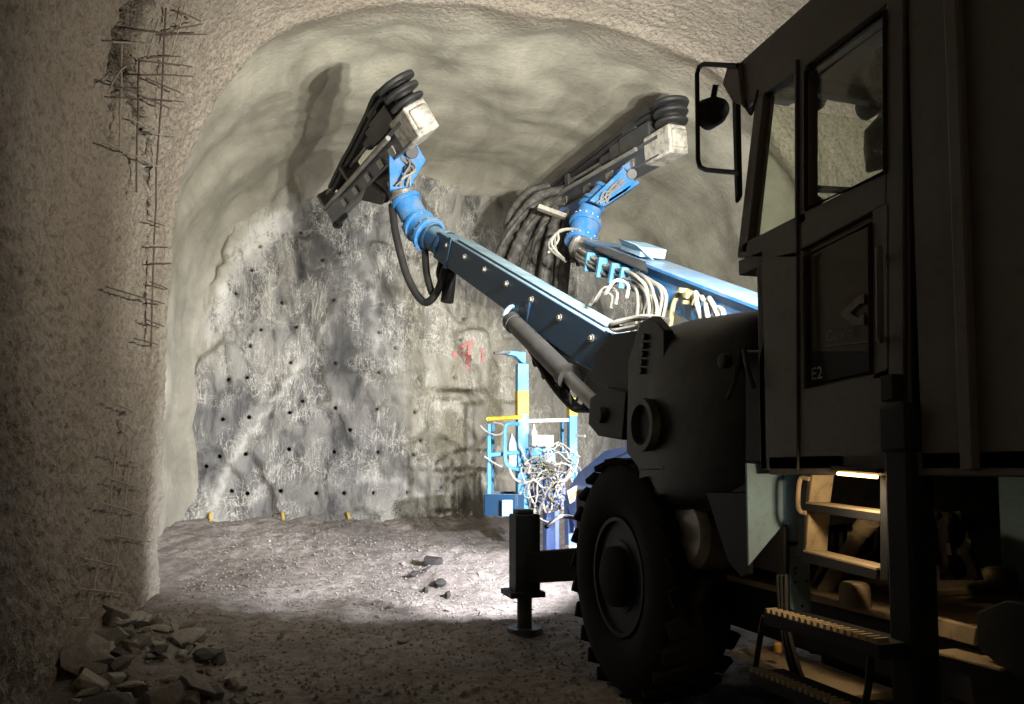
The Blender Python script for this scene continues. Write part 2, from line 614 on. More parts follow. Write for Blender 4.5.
def lining_hit(px, py, lift=0.03):
    d = ray(px, py).normalized()
    a, bb = 0.5, 30.0
    for _ in range(50):
        mid = (a + bb) / 2
        if inside_val(CAM + d * mid) > 1: bb = mid
        else: a = mid
    p = CAM + d * a
    e = 1e-3
    n = Vector(((inside_val(p + Vector((e, 0, 0))) - inside_val(p - Vector((e, 0, 0)))), 0,
                (inside_val(p + Vector((0, 0, e))) - inside_val(p - Vector((0, 0, e)))))).normalized()
    return p - n * lift, n


# broken-out strip of sprayed concrete where the mesh lies bare
GROOVE = [(150, -12, .13, .26), (140, 10, .15, .26), (127, 30, .16, .26), (118, 45, .13, .22), (120, 62, .14, .2), (128, 85, .09, .12), (134, 105, .07, .11),
          (140, 130, .07, .10), (147, 160, .06, .10), (148, 200, .05, .08), (148, 240, .06, .10), (146, 275, .05, .08), (145, 310, .05, .08),
          (145, 345, .04, .06), (112, 60, .06, .1), (111, 100, .04, .08), (111, 140, .04, .07), (129, 150, .05, .08), (129, 190, .04, .07), (117, 245, .035, .06), (119, 428, .05, .08),
          (122, 455, .03, .04), (114, 500, .03, .04), (107, 550, .03, .04), (100, 600, .03, .04)]
GP = [(lining_hit(a, c, 0)[0], wd * 1.35 if wd < .08 else wd, dp) for a, c, wd, dp in GROOVE]
for (p0_, w0_, d0_), (p1_, w1_, d1_) in list(zip(GP[4:13], GP[5:14])):
    GP.append((p0_.lerp(p1_, .33), w0_ * .8, d0_)); GP.append((p0_.lerp(p1_, .66), w1_ * .9, d1_))

pu, pxs, pzs = profile(0)
dx, dz = np.gradient(pxs, pu), np.gradient(pzs, pu)
ln = np.hypot(dx, dz)
nx, nz = -dz / ln, dx / ln           # points out of the tunnel
ys = np.concatenate([np.arange(-7, 2.2, .25), np.arange(2.2, 3.4, .045), np.arange(3.4, 8.8, .021), np.arange(8.8, FACE_Y + .35, .05)])
U, Yg = np.meshgrid(np.arange(len(pu)), ys)
X0, Z0, NX, NZ = pxs[U], pzs[U], nx[U], nz[U]
arc = pu[U]
edge_y = 8.45 - .55 * smooth(3.2, 5.8, arc) + .10 * fbm(arc * .6, 0, 3, 3)
crown = smooth(4.9, 7.6, arc) * smooth(4.9, 7.6, pu[-1] - arc)
off = .34 * (1 - .72 * crown) * smooth(0, .42 + .5 * crown, Yg - edge_y) - .05 * np.exp(-((Yg - edge_y + .05) / .12) ** 2)
tf = np.clip((Yg - (FACE_Y - .95)) / .95, 0, 1)
high = smooth(3.0, 5.5, Z0)
off = off - (.22 + .10 * high) * (1 - np.sqrt(np.clip(1 - tf ** 2, 0, 1)))
near = 1 - smooth(-.2, .3, Yg - edge_y)
disp = .07 * fbm(X0 * .6, Yg * .6, Z0 * .6, 3) * (1 - .3 * near)
disp += near * (1 - .5 * smooth(5.0, 6.6, arc)) * (.016 * fbm(X0 * 7, Yg * 7, Z0 * 7, 2, .6) + .045 * np.abs(perlin(X0 * 11, Yg * 11, Z0 * 11)) + .018 * perlin(X0 * 19, Yg * 19, Z0 * 19))
disp += (1 - near) * (.13 * fbm(X0 * .8 + 3, Yg * .8, Z0 * .8, 3, .38) + .005 * fbm(X0 * 10, Yg * 10, Z0 * 10, 2))
g = np.zeros_like(X0)
gn = .55 + .9 * fbm(X0 * 7 + 9, Yg * 7, Z0 * 7, 3, .6)
for p, wd, dp in GP:
    dd = np.sqrt((X0 - p.x) ** 2 + (Yg - p.y) ** 2 + ((Z0 - p.z) * .72) ** 2)
    g = np.maximum(g, 2.3 * dp * smooth(1.05, .72, dd / wd * (1.25 - .45 * np.clip(gn, 0, 1.4))) * np.clip(gn + .25, .2, 1.4))
tot = off - disp + g
VX, VZ = X0 + NX * tot, Z0 + NZ * tot
verts = np.stack([VX, Yg, VZ], -1).reshape(-1, 3)
nu, ny = len(pu), len(ys)


def grid_faces(nu, ny, flip=False):
    i, j = np.meshgrid(np.arange(nu - 1), np.arange(ny - 1))
    a = (j * nu + i).ravel()
    q = np.stack([a, a + 1, a + nu + 1, a + nu], -1)
    return (q[:, ::-1] if flip else q), i.ravel()


quads, col_i = grid_faces(nu, ny)


def vert_normals(v, f):
    n = np.zeros_like(v)
    fn = np.cross(v[f[:, 2]] - v[f[:, 0]], v[f[:, 3]] - v[f[:, 1]])
    for k in range(4): np.add.at(n, f[:, k], fn)
    return n / np.maximum(np.linalg.norm(n, axis=1), 1e-9)[:, None]


def np_mesh(name, v, f, mat, origin=(0, 0, 0), normals=None, parent=None):
    used, inv = np.unique(f, return_inverse=True)
    f2 = inv.reshape(f.shape)
    v2 = v[used] - np.array(origin)
    me = bpy.data.meshes.new(name)
    me.vertices.add(len(v2)); me.vertices.foreach_set('co', v2.ravel())
    me.loops.add(f2.size); me.loops.foreach_set('vertex_index', f2.ravel().astype(np.int32))
    k = f2.shape[1]
    me.polygons.add(len(f2))
    me.polygons.foreach_set('loop_start', np.arange(0, f2.size, k, dtype=np.int32))
    me.polygons.foreach_set('use_smooth', np.ones(len(f2), bool))
    me.update(calc_edges=True)
    if normals is not None:
        me.normals_split_custom_set_from_vertices(normals[used].tolist())
    o = link_mesh(name, me, mat, parent, origin)
    return o, used


tn = vert_normals(verts, quads)
if tn[(ny // 2) * nu + 10][0] < 0: quads = quads[:, ::-1]; tn = -tn
arcmid = pu[col_i]
Ltot = pu[-1]
SPL = 5.6
for nm, sel, lab in (('wall_left', arcmid < SPL, 'rough brown-grey sprayed concrete left wall of the tunnel'),
                     ('ceiling', (arcmid >= SPL) & (arcmid <= Ltot - 4.6), 'smooth grey sprayed concrete vault over the rig'),
                     ('wall_right', arcmid > Ltot - 4.6, 'sprayed concrete right wall beyond the drill rig')):
    o, _ = np_mesh(nm, verts, quads[sel], M['lining'], normals=tn)
    at_ = o.data.color_attributes.new('broken', 'FLOAT_COLOR', 'POINT')
    groove_shade = smooth(.02, .09, g.ravel()[_])  # groove depth turned into painted shade
    at_.data.foreach_set('color', np.stack([groove_shade] * 4, -1).astype(np.float32).ravel())
    tag(o, lab, 'ceiling' if nm == 'ceiling' else 'wall', kind='structure')


# the floor
def floor_z(x, y):
    x, y = np.asarray(x, float), np.asarray(y, float)
    z = .50 * smooth(7.2, 12.4, y) + .10 * smooth(11.5, 13, y)
    z = z + .05 * fbm(x * .7, y * .7, 2.2, 3) * smooth(1, 5, y)
    z = z + .028 * fbm(x * 3, y * 3, 7.7, 4, .6)
    z = z + .10 * smooth(8.0, 12.5, y) * np.abs(fbm(x * 1.2, y * 1.2, 1.1, 3, .6))
    z = z + .34 * np.exp(-((x + 1.15) / .62) ** 2 - ((y - 5.8) / 1.05) ** 2)      # muck heap at the wall
    z = z + .12 * np.exp(-((x + .95) / .8) ** 2 - ((y - 8.1) / 1.0) ** 2)
    z = z + .16 * np.exp(-((x - 1.75) / .22) ** 2 - ((y - 9.0) / .25) ** 2)
    return z


fx = np.arange(-2.2, 7.6, .04)
fy = np.concatenate([np.arange(-7, 2.4, .2), np.arange(2.4, 9.5, .035), np.arange(9.5, FACE_Y + .7, .05)])
FX, FY = np.meshgrid(fx, fy)
FZ = floor_z(FX, FY)
qf, _ = grid_faces(len(fx), len(fy))
floor, _ = np_mesh('floor', np.stack([FX, FY, FZ], -1).reshape(-1, 3), qf, M['floor'])
tag(floor, 'muddy gravel tunnel floor rising towards the face', 'floor', kind='structure')


def ground(x, y): return float(floor_z(x, y))


# the rock face
frng = np.random.default_rng(5)


def facets(x, z, n, sx, sz, amp, slope, seed):
    r = np.random.default_rng(seed)
    cx, cz = r.uniform(-2.6, 7.8, n), r.uniform(-.6, 7.4, n)
    h, gx, gz = r.normal(0, amp, n), r.normal(0, slope, n), r.normal(0, slope, n)
    best = np.full(x.shape, 1e9); out = np.zeros_like(x)
    wx = x + .22 * fbm(x * 1.3, z * 1.3, seed, 3)
    wz = z + .22 * fbm(x * 1.3 + 31, z * 1.3, seed, 3)
    for k in range(n):
        d = ((wx - cx[k]) / sx) ** 2 + ((wz - cz[k]) / sz) ** 2
        m_ = d < best
        best = np.where(m_, d, best)
        out = np.where(m_, h[k] + gx[k] * (x - cx[k]) + gz[k] * (z - cz[k]), out)
    return out


def face_y(x, z):
    y = FACE_Y + facets(x, z, 40, 1.0, 1.6, .07, .09, 3) + facets(x, z, 420, 1.0, 1.8, .018, .10, 4)
    y = y + .06 * fbm(x * 1.1, z * .8, 5.5, 4, .55) + .02 * fbm(x * 6, z * 4, 1.5, 3, .6)
    y = y - .28 * smooth(5.6, 7.0, z) - .25 * smooth(1.0, .2, z)
    # ledges that break the lower half
    y = y - .10 * smooth(.06, -.06, z - 2.85 - .22 * np.sin(x * 1.1 + .6) - .15 * fbm(x * 1.5, 0, 4, 3)) * smooth(2.2, 1.4, z * 0 + np.abs(x - 1.6))
    y = y - .10 * smooth(.05, -.05, z - 1.55 + .12 * (x - 1)) * smooth(.2, 1.2, x)
    return y


gx_, gz_ = np.arange(-2.3, 7.7, .04), np.arange(-.3, 7.3, .04)
GX, GZ = np.meshgrid(gx_, gz_)
GY = face_y(GX, GZ)
for _k in range(2):
    _p = np.pad(GY, 1, mode='edge')
    GY = (_p[1:-1, 1:-1] * 2 + _p[:-2, 1:-1] + _p[2:, 1:-1] + _p[1:-1, :-2] + _p[1:-1, 2:]) / 6
fv = np.stack([GX, GY, GZ], -1).reshape(-1, 3)
qf, _ = grid_faces(len(gx_), len(gz_))
nfx = len(gx_)
# drilled blast holes: open a cell, round its rim and sink a tube into the rock
HOLES = [(213, 244), (261, 248), (301, 232), (323, 262), (251, 270), (236, 294), (282, 302), (297, 326), (340, 253), (345, 190), (379, 333), (381, 303),
         (249, 345), (290, 362), (335, 365), (246, 378), (291, 412), (334, 410), (378, 372), (419, 378), (249, 418), (288, 450), (333, 453), (376, 411), (414, 414),
         (244, 454), (248, 494), (281, 491), (316, 492), (343, 494), (373, 493), (405, 493), (441, 488), (377, 453), (413, 455), (459, 341), (488, 343), (455, 378),
         (420, 338), (458, 420), (470, 462), (232, 492), (219, 455), (221, 420), (228, 380), (205, 466), (395, 347), (430, 300), (466, 318), (333, 300), (365, 215), (303, 400), (420, 440),
         (440, 520), (395, 522), (262, 330), (350, 430), (445, 440)]
kill = np.zeros(len(qf), bool)
extra_v, extra_f = [], []
base_n = len(fv)
for hx, hy in HOLES:
    p = P(hx, hy, FACE_Y)
    i, j = int(round((p.x - gx_[0]) / .04)), int(round((p.z - gz_[0]) / .04))
    if not (3 < i < nfx - 4 and 3 < j < len(gz_) - 4): continue
    c = j * nfx + i
    fi = [(j + a) * (nfx - 1) + i + b_ for a in (-1, 0) for b_ in (-1, 0)]
    if kill[fi].any(): continue
    kill[fi] = True
    ring = [c + b_ + a * nfx for b_, a in ((1, 0), (1, 1), (0, 1), (-1, 1), (-1, 0), (-1, -1), (0, -1), (1, -1))]
    cen = fv[c].copy()
    o0 = base_n + len(extra_v)
    for k, r_ in enumerate(ring):
        an = k * math.pi / 4
        fv[r_, 0] = cen[0] + .036 * math.cos(an); fv[r_, 2] = cen[2] + .036 * math.sin(an)
        extra_v.append((fv[r_, 0], fv[r_, 1] + .7, fv[r_, 2]))
    for k in range(8):
        extra_f.append((ring[k], ring[(k + 1) % 8], o0 + (k + 1) % 8, o0 + k))
    extra_f += [(o0, o0 + 1, o0 + 2, o0 + 3), (o0, o0 + 3, o0 + 4, o0 + 7), (o0 + 4, o0 + 5, o0 + 6, o0 + 7)]
fv = np.concatenate([fv, np.array(extra_v)])
qf = np.concatenate([qf[~kill], np.array(extra_f)])
face, used = np_mesh('wall_front', fv, qf, M['rock_face'])
tag(face, 'blasted grey rock face with drilled holes and pale streaks', 'rock face', kind='structure')
# mineral colour of the rock: white crust (r), dark wet seam (g), tan rock (b)
q = fv[used]
sx_, sz_ = q[:, 0], q[:, 2]


def blob(px, py, rx, rz, ang=0.0):
    p = P(px, py, FACE_Y)
    ddx, ddz = sx_ - p.x, sz_ - p.z
    a = math.radians(ang)
    u_, v_ = ddx * math.cos(a) + ddz * math.sin(a), -ddx * math.sin(a) + ddz * math.cos(a)
    return np.exp(-(u_ / rx) ** 2 - (v_ / rz) ** 2)


def vein(pts, wd, amt):
    out = 0
    for (x1, y1), (x2, y2) in zip(pts[:-1], pts[1:]):
        for k in range(18):
            t = k / 18
            out = np.maximum(out, amt * blob(x1 + (x2 - x1) * t + 2.5 * math.sin(k * .9 + x1), y1 + (y2 - y1) * t, wd, wd * 1.6))
    return out


veins = np.maximum(np.maximum(vein([(212, 512), (226, 470), (240, 445), (275, 400), (305, 360), (345, 295)], .032, .6), vein([(248, 508), (275, 470), (300, 440)], .03, .55)), np.maximum(vein([(376, 350), (372, 300), (380, 260)], .05, .6), vein([(420, 500), (400, 480), (355, 478)], .035, .6)))
white = np.clip(veins + 1.6 * blob(250, 238, .85, .30, 38) + 1.4 * blob(217, 295, .22, .5, 0) + .8 * blob(275, 218, .4, .2, 20) + .45 * blob(340, 300, .35, .7, -15) + .3 * blob(230, 470, .15, .9, -22) + .8 * blob(206, 340, .1, .25), 0, 1)
dark = np.clip(1.3 * blob(330, 245, .42, 1.1, -8) + .6 * blob(355, 330, .3, .8, -12) + .5 * blob(300, 175, .5, .6) + .4 * blob(380, 410, .45, .7) + .35 * blob(310, 440, .7, .25, 10), 0, 1) * np.clip(.75 + .8 * fbm(sx_ * 2, sz_ * 1.2, 3, 3), 0, 1)
tan = np.clip(1.3 * blob(475, 400, 1.1, 1.9) + .7 * blob(560, 430, .8, 1.0) + .5 * blob(430, 290, .6, .5), 0, 1)
rr = ((np.abs(sx_ - XC) / (TW + .25)) ** TN + (np.clip(sz_ - TZ, 0, 9) / (TH + .2)) ** TN) ** (1 / TN)
nn = .05 * fbm(sx_ * 1.5, sz_ * 1.5, 8, 4, .6)
spray = smooth(.90, .97, rr + nn + .10 * blob(540, 150, 1.2, .9) + .06 * blob(330, 150, 1.0, .8)) * smooth(2.5, 3.5, sz_)
ca = face.data.color_attributes.new('stain', 'FLOAT_COLOR', 'POINT')
ca.data.foreach_set('color', np.stack([white, dark, tan, spray], -1).astype(np.float32).ravel())

# red spray-painted number on the face: strokes that lie on the rock


def fpt(px, py, lift=.035):
    p = P(px, py, FACE_Y)
    return Vector((p.x, float(face_y(np.array(p.x), np.array(p.z))) - lift, p.z))


def stroke(mb, pts, wd):
    path = []
    for a, b_ in zip(pts[:-1], pts[1:]):
        for k in range(8):
            t = k / 8
            path.append((a[0] + (b_[0] - a[0]) * t, a[1] + (b_[1] - a[1]) * t))
    path.append(pts[-1])
    vs_, fs = [], []
    for i, (x, y) in enumerate(path):
        x2, y2 = path[min(i + 1, len(path) - 1)]; x1, y1 = path[max(i - 1, 0)]
        l = math.hypot(x2 - x1, y2 - y1) or 1
        ox, oy = -(y2 - y1) / l * wd / 2, (x2 - x1) / l * wd / 2
        j = 1 + .25 * math.sin(i * 2.3)
        vs_ += [fpt(x + ox * j, y + oy * j), fpt(x - ox * j, y - oy * j)]
    for i in range(len(path) - 1): fs.append((2 * i, 2 * i + 1, 2 * i + 3, 2 * i + 2))
    mb.add(vs_, fs)


for pts, wd in (([(470, 344), (463, 346), (453, 355)], 3.2), ([(453, 355), (460, 356), (467, 356)], 3.0), ([(466, 345), (465, 356), (467, 370)], 3.2), ([(477, 351), (479, 357), (478, 364)], 2.4)):
    mb = MB(); stroke(mb, pts, wd)
    o = mb.build('paint_stroke', M['red_paint'], face)
    o['label'] = 'faded red spray paint stroke of a number'

# yellow plastic pipes in the lifter holes at the foot of the face
for k, (hx, hy, lb) in enumerate(((211, 513, 'yellow plastic pipe at the left foot of the rock face'), (282, 512, 'yellow plastic pipe low on the rock face, second from the left'), (345, 511, 'yellow plastic pipe low on the rock face, third from the left'))):
    a = fpt(hx, hy, -.06)
    mb = MB()
    mb.tube(spline([a, a + Vector((.01, -.16, -.02)), a + Vector((.03, -.24, -.10))], 4), .025, 10)
    o = mb.build('hole_pipe', M['yellow_plastic'])
    tag(o, lb, 'pipe', 'yellow pipes at the foot of the face')

# ------------------------------------------------------------------ bare reinforcement on the left wall
UP_V = [((112, 40), (110, 149)), ((130, 55), (128, 191)), ((158, 4), (149, 164)), ((149, 164), (144, 348)), ((178, 0), (160, 60)), ((137, 60), (150, 15))]
UP_H = [((167, 5), (185, 11.5)), ((152, 29), (186, 15)), ((112, 26), (152, 25)), ((150, 31), (192, 25)), ((100, 38), (139, 37)), ((136, 54), (165, 49)), ((130, 57), (177, 59)),
        ((128, 71), (178, 69)), ((134, 74), (165, 86)), ((94, 77), (152, 102)), ((102, 94), (167, 95)), ((116, 114), (152, 133)), ((143, 131), (169, 133)), ((90, 139), (150, 165)),
        ((139, 244), (162, 245)), ((141, 281), (160, 288)), ((94, 286), (155, 303)), ((134, 318), (155, 326)), ((124, 338), (148, 344)), ((113, 62), (88, 84)), ((139, 219), (155, 224)), ((140, 262), (164, 262))]
LO_V = [((126, 436), (98, 632)), ((106, 453), (100, 516)), ((90, 561), (79, 606))]
LO_H = [((93, 451), (133, 465)), ((96, 478), (133, 488)), ((85, 502), (128, 513)), ((99, 535), (141, 542)), ((70, 559), (111, 567)), ((63, 589), (117, 594)), ((57, 619), (76, 619)), ((96, 400), (124, 411)), ((115, 424), (126, 434))]


def rebar(label, vs_, hs, lifts):
    pts = [lining_hit(*a, 0)[0] for s in vs_ + hs for a in s]
    c = sum(pts, Vector()) / len(pts); c.z = min(p.z for p in pts)
    root = empty('rebar_mesh', c)
    tag(root, label, 'rebar', 'bare mesh on the left wall')
    for lst, lift in ((vs_, lifts[0]), (hs, lifts[1])):
        for (a, b_) in lst:
            path = []
            for k in range(6):
                t = k / 5
                q_, n_ = lining_hit(a[0] + (b_[0] - a[0]) * t, a[1] + (b_[1] - a[1]) * t, lift + (.05 * t * t if lst is hs and a[1] < 110 else 0) + rnd.uniform(-.006, .006))
                path.append(q_)
            mb = MB(); mb.tube(path, .0062 if lst is hs else .007, 6)
            pale = rnd.random() < .45 or a[1] > 380
            mb.build('bar', M['rebar_pale'] if pale else M['rebar'], root)


rebar('rusty wire mesh hanging bare from the broken strip high on the left wall', UP_V, UP_H, (.062, .078))
rebar('ladder-like strip of bare mesh low on the left wall above the rubble', LO_V, LO_H, (.058, .072))

# ------------------------------------------------------------------ drill rig
JX = 2.0                                   # plane of the rig's near side
root = empty('drilling_jumbo', (3.05, 4.0, 0))
tag(root, 'blue two-boom drilling rig with dark cab parked facing the rock face', 'drill rig')


def part(mb, name, mat, parent=root, bevel=0.0, label=None, sm=True):
    o = mb.build(name, M[mat], parent, bevel, sm)
    if label: o['label'] = label
    return o


# --- chassis
mb = MB()
mb.box(2.35, 3.75, 1.2, 5.45, .55, .80)
mb.box(2.15, 3.95, 5.25, 5.5, .45, 1.25)
mb.box(2.3, 3.8, 4.6, 5.4, .75, 1.35)
chassis = part(mb, 'chassis', 'chassis', bevel=.02, label='dark steel carrier frame')
mb = MB()
mb.box(2.45, 3.7, 3.6, 5.0, 1.2, 1.9)
part(mb, 'boom_console', 'chassis', bevel=.03)
mb = MB(); mb.cyl((2.2, 4.45, .68), (3.9, 4.45, .68), .13, n=14)
part(mb, 'axle', 'chassis')

# --- wheels
WR = .735


def make_wheel(xo, yc, side=-1):
    c = Vector((xo, yc, WR))
    K = WR / .70
    ax = Vector((side, 0, 0))
    wd = .40
    prof = [(.36, -.02), (.40, .015), (.52, .03), (.62, .012), (.672, -.02), (.685, -.06), (.685, -wd + .06), (.672, -wd + .02), (.62, -wd - .012), (.52, -wd - .03), (.40, -wd - .015), (.36, -wd + .02)]
    mb = MB(); mb.lathe([(r * K, h) for r, h in prof], c, ax, 56, closed=True)
    n = 26
    for k in range(n):
        for s_ in (0, 1):
            an = 2 * math.pi * (k + .5 * s_) / n
            e = Vector((0, math.cos(an), math.sin(an)))
            t = Vector((0, -math.sin(an), math.cos(an)))
            x_ = -.075 if s_ == 0 else -wd + .075
            mb.obox(c + ax * x_ + e * .688 * K, ax + t * (.35 if s_ == 0 else -.35), e, .19, .10, .035)
    o = part(mb, 'wheel', 'tyre', label='black lugged tyre on a dark rim')
    mb = MB()
    mb.lathe([(.375, -.03), (.37, .0), (.345, .0), (.335, -.07), (.24, -.09), (.225, -.02), (.0, -.02)], c, ax, 40)
    part(mb, 'rim', 'chassis', o)
    mb = MB(); mb.lathe([(.19, -.03), (.185, .035), (.14, .06), (0, .065)], c, ax, 28)
    h = part(mb, 'hub', 'tyre', o)
    for k in range(10):
        an = 2 * math.pi * k / 10
        e = Vector((0, math.cos(an), math.sin(an))) * .285
        mb = MB(); mb.cyl(c + e + ax * (-.09), c + e + ax * (-.045), .016, n=6)
        part(mb, 'wheel_nut', 'dark_steel', o)
    return o


make_wheel(2.0, 4.42)
make_wheel(4.1, 4.42, 1)

# --- hood beside the cab and front bracket
prof = [(2.3, 1.14), (2.06, 1.22), (1.99, 1.5), (1.99, 1.98), (2.06, 2.16), (2.25, 2.25), (2.7, 2.28), (3.3, 2.24), (3.5, 2.0), (3.5, 1.2)]
secs = [(4.10, 0.0, .0), (4.0, .0, .02), (3.75, -.03, .0), (3.4, .02, -.03), (3.1, .05, -.07), (3.0, .10, -.16)]
mb = MB()
vs_ = []
pr = spline([(x, 0, z) for x, z in prof], 4)
for y, ix, dzz in secs:
    for p in pr:
        vs_.append((p.x + (ix if p.x < 2.6 else 0), y, p.z + (dzz if p.z > 1.9 else 0)))
m_ = len(pr)
fs = [(i * m_ + k, i * m_ + k + 1, (i + 1) * m_ + k + 1, (i + 1) * m_ + k) for i in range(len(secs) - 1) for k in range(m_ - 1)]
fs += [tuple(range(m_)), tuple((len(secs) - 1) * m_ + k for k in range(m_))]
mb.add(vs_, fs)
hood = part(mb, 'hood', 'hood', label='black bulging engine hood')
mb = MB(); mb.tube(spline([PX(741, 350, 2.0), PX(734, 384, 1.96), PX(728, 398, 1.97)], 5), .012)
mb.tube(spline([PX(744, 350, 2.0), PX(748, 370, 1.96), PX(754, 388, 1.97)], 5), .012)
part(mb, 'hood_strap', 'rubber', hood)
mb = MB(); mb.lathe([(.0, -.02), (.035, -.02), (.035, .02), (.02, .025), (0, .025)], PX(725, 361, 1.98), (-1, 0, 0), 14)
part(mb, 'hood_latch', 'rubber', hood)
# front plate with ring and bolt rows
mb = MB()
pl = [PX(652, 316, 1.97), PX(640, 322, 1.97), PX(628, 360, 1.97), PX(626, 452, 1.97), PX(640, 470, 1.97), PX(664, 470, 1.97), PX(664, 330, 1.97)]
mb.prism(pl, (.06, 0, 0))
brk = part(mb, 'boom_bracket', 'hood', bevel=.008)
rc = PX(648, 425, 1.955)
mb = MB(); mb.lathe([(.15, .0), (.15, .05), (.115, .05), (.105, .0)], rc, (-1, 0, 0), 36, closed=True)
part(mb, 'ring', 'dark_steel', brk)
mb = MB(); mb.lathe([(.108, .002), (.108, .012), (0, .012)], rc, (-1, 0, 0), 28)
part(mb, 'ring_cover', 'rubber', brk)
for k in range(5):
    p = PX(646 - k * .8, 337 + k * 8.5, 1.97)
    mb = MB(); mb.cyl(p, p + Vector((-.022, 0, 0)), .02, n=6)
    part(mb, 'bolt', 'dark_steel', brk)
mb = MB()
mb.prism([PX(626, 392, 2.02), PX(604, 388, 2.02), PX(590, 398, 2.02), PX(588, 424, 2.02), PX(598, 436, 2.02), PX(622, 440, 2.02)], (.07, 0, 0))
mb.prism([PX(626, 392, 2.32), PX(604, 388, 2.32), PX(590, 398, 2.32), PX(588, 424, 2.32), PX(598, 436, 2.32), PX(622, 440, 2.32)], (.07, 0, 0))
mb.cyl(PX(598, 415, 1.98), PX(598, 415, 1.98) + Vector((.45, 0, 0)), .055)
mb.prism([PX(640, 330, 2.06), PX(612, 334, 2.06), PX(596, 352, 2.06), PX(590, 380, 2.06), PX(628, 395, 2.06)], (.06, 0, 0))
part(mb, 'cylinder_bracket', 'chassis', bevel=.008)

# --- left boom
A1, B1 = P(645, 374, 5.0), P(446, 246, 8.45)
ax1, up1, sd1 = frame(B1 - A1)
mb = MB(); mb.beam(A1, B1, .30, .36, W2=.27, H2=.30)
boom1 = part(mb, 'boom', 'navy', bevel=.012, label='left boom of blue steel painted shade-dark, with a lamplit dusty top')
L1 = (B1 - A1).length
mb = MB(); mb.beam(A1 + ax1 * .5 + up1 * .185, A1 + ax1 * (L1 - .5) + up1 * .168, .2, .025)
part(mb, 'top_plate', 'navy', boom1, .005)
left = -sd1 if sd1.x > 0 else sd1
for k in range(7):
    c = A1 + ax1 * (.55 + k * (L1 - .9) / 6.0) + up1 * .07 + left * (.148 - .010 * k / 6)
    mb = MB(); mb.cyl(c, c + left * .028, .02, n=6); mb.cyl(c, c + left * .010, .032, n=14)
    part(mb, 'bolt', 'steel', boom1)
for t in (.09, .90):
    mb = MB()
    c = A1 + ax1 * L1 * t
    mb.beam(c - ax1 * .035, c + ax1 * .035, .325 - .03 * t, .385 - .05 * t)
    part(mb, 'collar', 'navy', boom1, .006)
# hoses on top of the boom foot
mb = MB()
for k in range(3):
    o_ = Vector((.03 * k, .02 * k, .01 * k))
    mb.tube(spline([P(662, 322, 4.4) + o_, P(640, 318, 4.8) + o_, P(612, 324, 5.0) + o_, P(617, 330, 5.0) + o_, P(640, 326, 4.8) + o_], 6), .02, 8)
part(mb, 'hose_loop', 'hose_grey', boom1)
mb = MB()
for k in range(3):
    o_ = Vector((.015 * k, -.06 * k * k, .02 * k))
    mb.tube(spline([P(590, 305, 5.7) + o_, P(600, 292, 5.8) + o_, P(612, 296, 5.75) + o_, P(611, 309, 5.7) + o_], 6), .014, 8)
part(mb, 'hose_loop', 'hose_grey', boom1)
# lift cylinder
mb = MB()
ca_, cb_ = P(513, 322, 6.6), P(603, 412, 5.05)
cm_ = ca_.lerp(cb_, .66)
mb.cyl(ca_, cm_, .085, n=20); mb.cyl(ca_ + (cm_ - ca_) * .96, cm_ + (cm_ - ca_) * .03, .098, n=20)
mb.cyl(ca_ - (cm_ - ca_) * .02, ca_ + (cm_ - ca_) * .05, .095, n=20)
cyl1 = part(mb, 'lift_cylinder', 'dark_steel', label='grey-black hydraulic lift cylinder under the left boom')
mb = MB(); mb.cyl(cm_, cb_, .055, n=18)
part(mb, 'rod', 'chrome', cyl1)
mb = MB(); mb.cyl(cb_ + Vector((-.07, 0, 0)), cb_ + Vector((.09, 0, 0)), .085)
part(mb, 'clevis', 'dark_steel', cyl1)
mb = MB()
mb.prism([ca_ + Vector((.06, .1, -.06)), ca_ + Vector((.06, -.2, -.06)), ca_ + Vector((.06, -.3, .14)), ca_ + Vector((.06, .2, .24))], (.06, 0, 0))
part(mb, 'cylinder_lug', 'navy', boom1, .006)
mb = MB(); mb.tube(spline([P(507, 325, 6.6), P(505, 315, 6.65), P(511, 307, 6.65), P(519, 308, 6.6)], 6), .022)
part(mb, 'grease_line', 'pale_blue', cyl1)
mb = MB()
for k in range(4):
    o_ = Vector((.02 + .05 * k, .03 * k, .02 * k))
    mb.tube(spline([P(528, 350, 6.2) + o_, P(545, 378 + k * 3, 6.0) + o_, P(560, 398 + k * 4, 5.8) + o_, P(575, 410 + k * 2, 5.6) + o_, P(588, 400, 5.4) + o_], 6), .024)
part(mb, 'hose', 'rubber', cyl1)
mb = MB()
for k in range(5):
    a = cm_.lerp(ca_, .1 + .16 * k) + Vector((.05, 0, -.10))
    mb.tube(spline([a, a + Vector((.02, -.05, -.18 - .03 * (k % 2))), a + Vector((.05, -.15, -.10)), a + Vector((.08, -.22, .03))], 5), .013, 6)
part(mb, 'thin_hose', 'rubber', cyl1)
mb = MB()
mb.beam(P(530, 345, 6.4) + Vector((.1, 0, 0)), P(600, 392, 5.2) + Vector((.12, 0, 0)), .16, .18)
part(mb, 'valve_bank', 'dark_steel', boom1, .01)


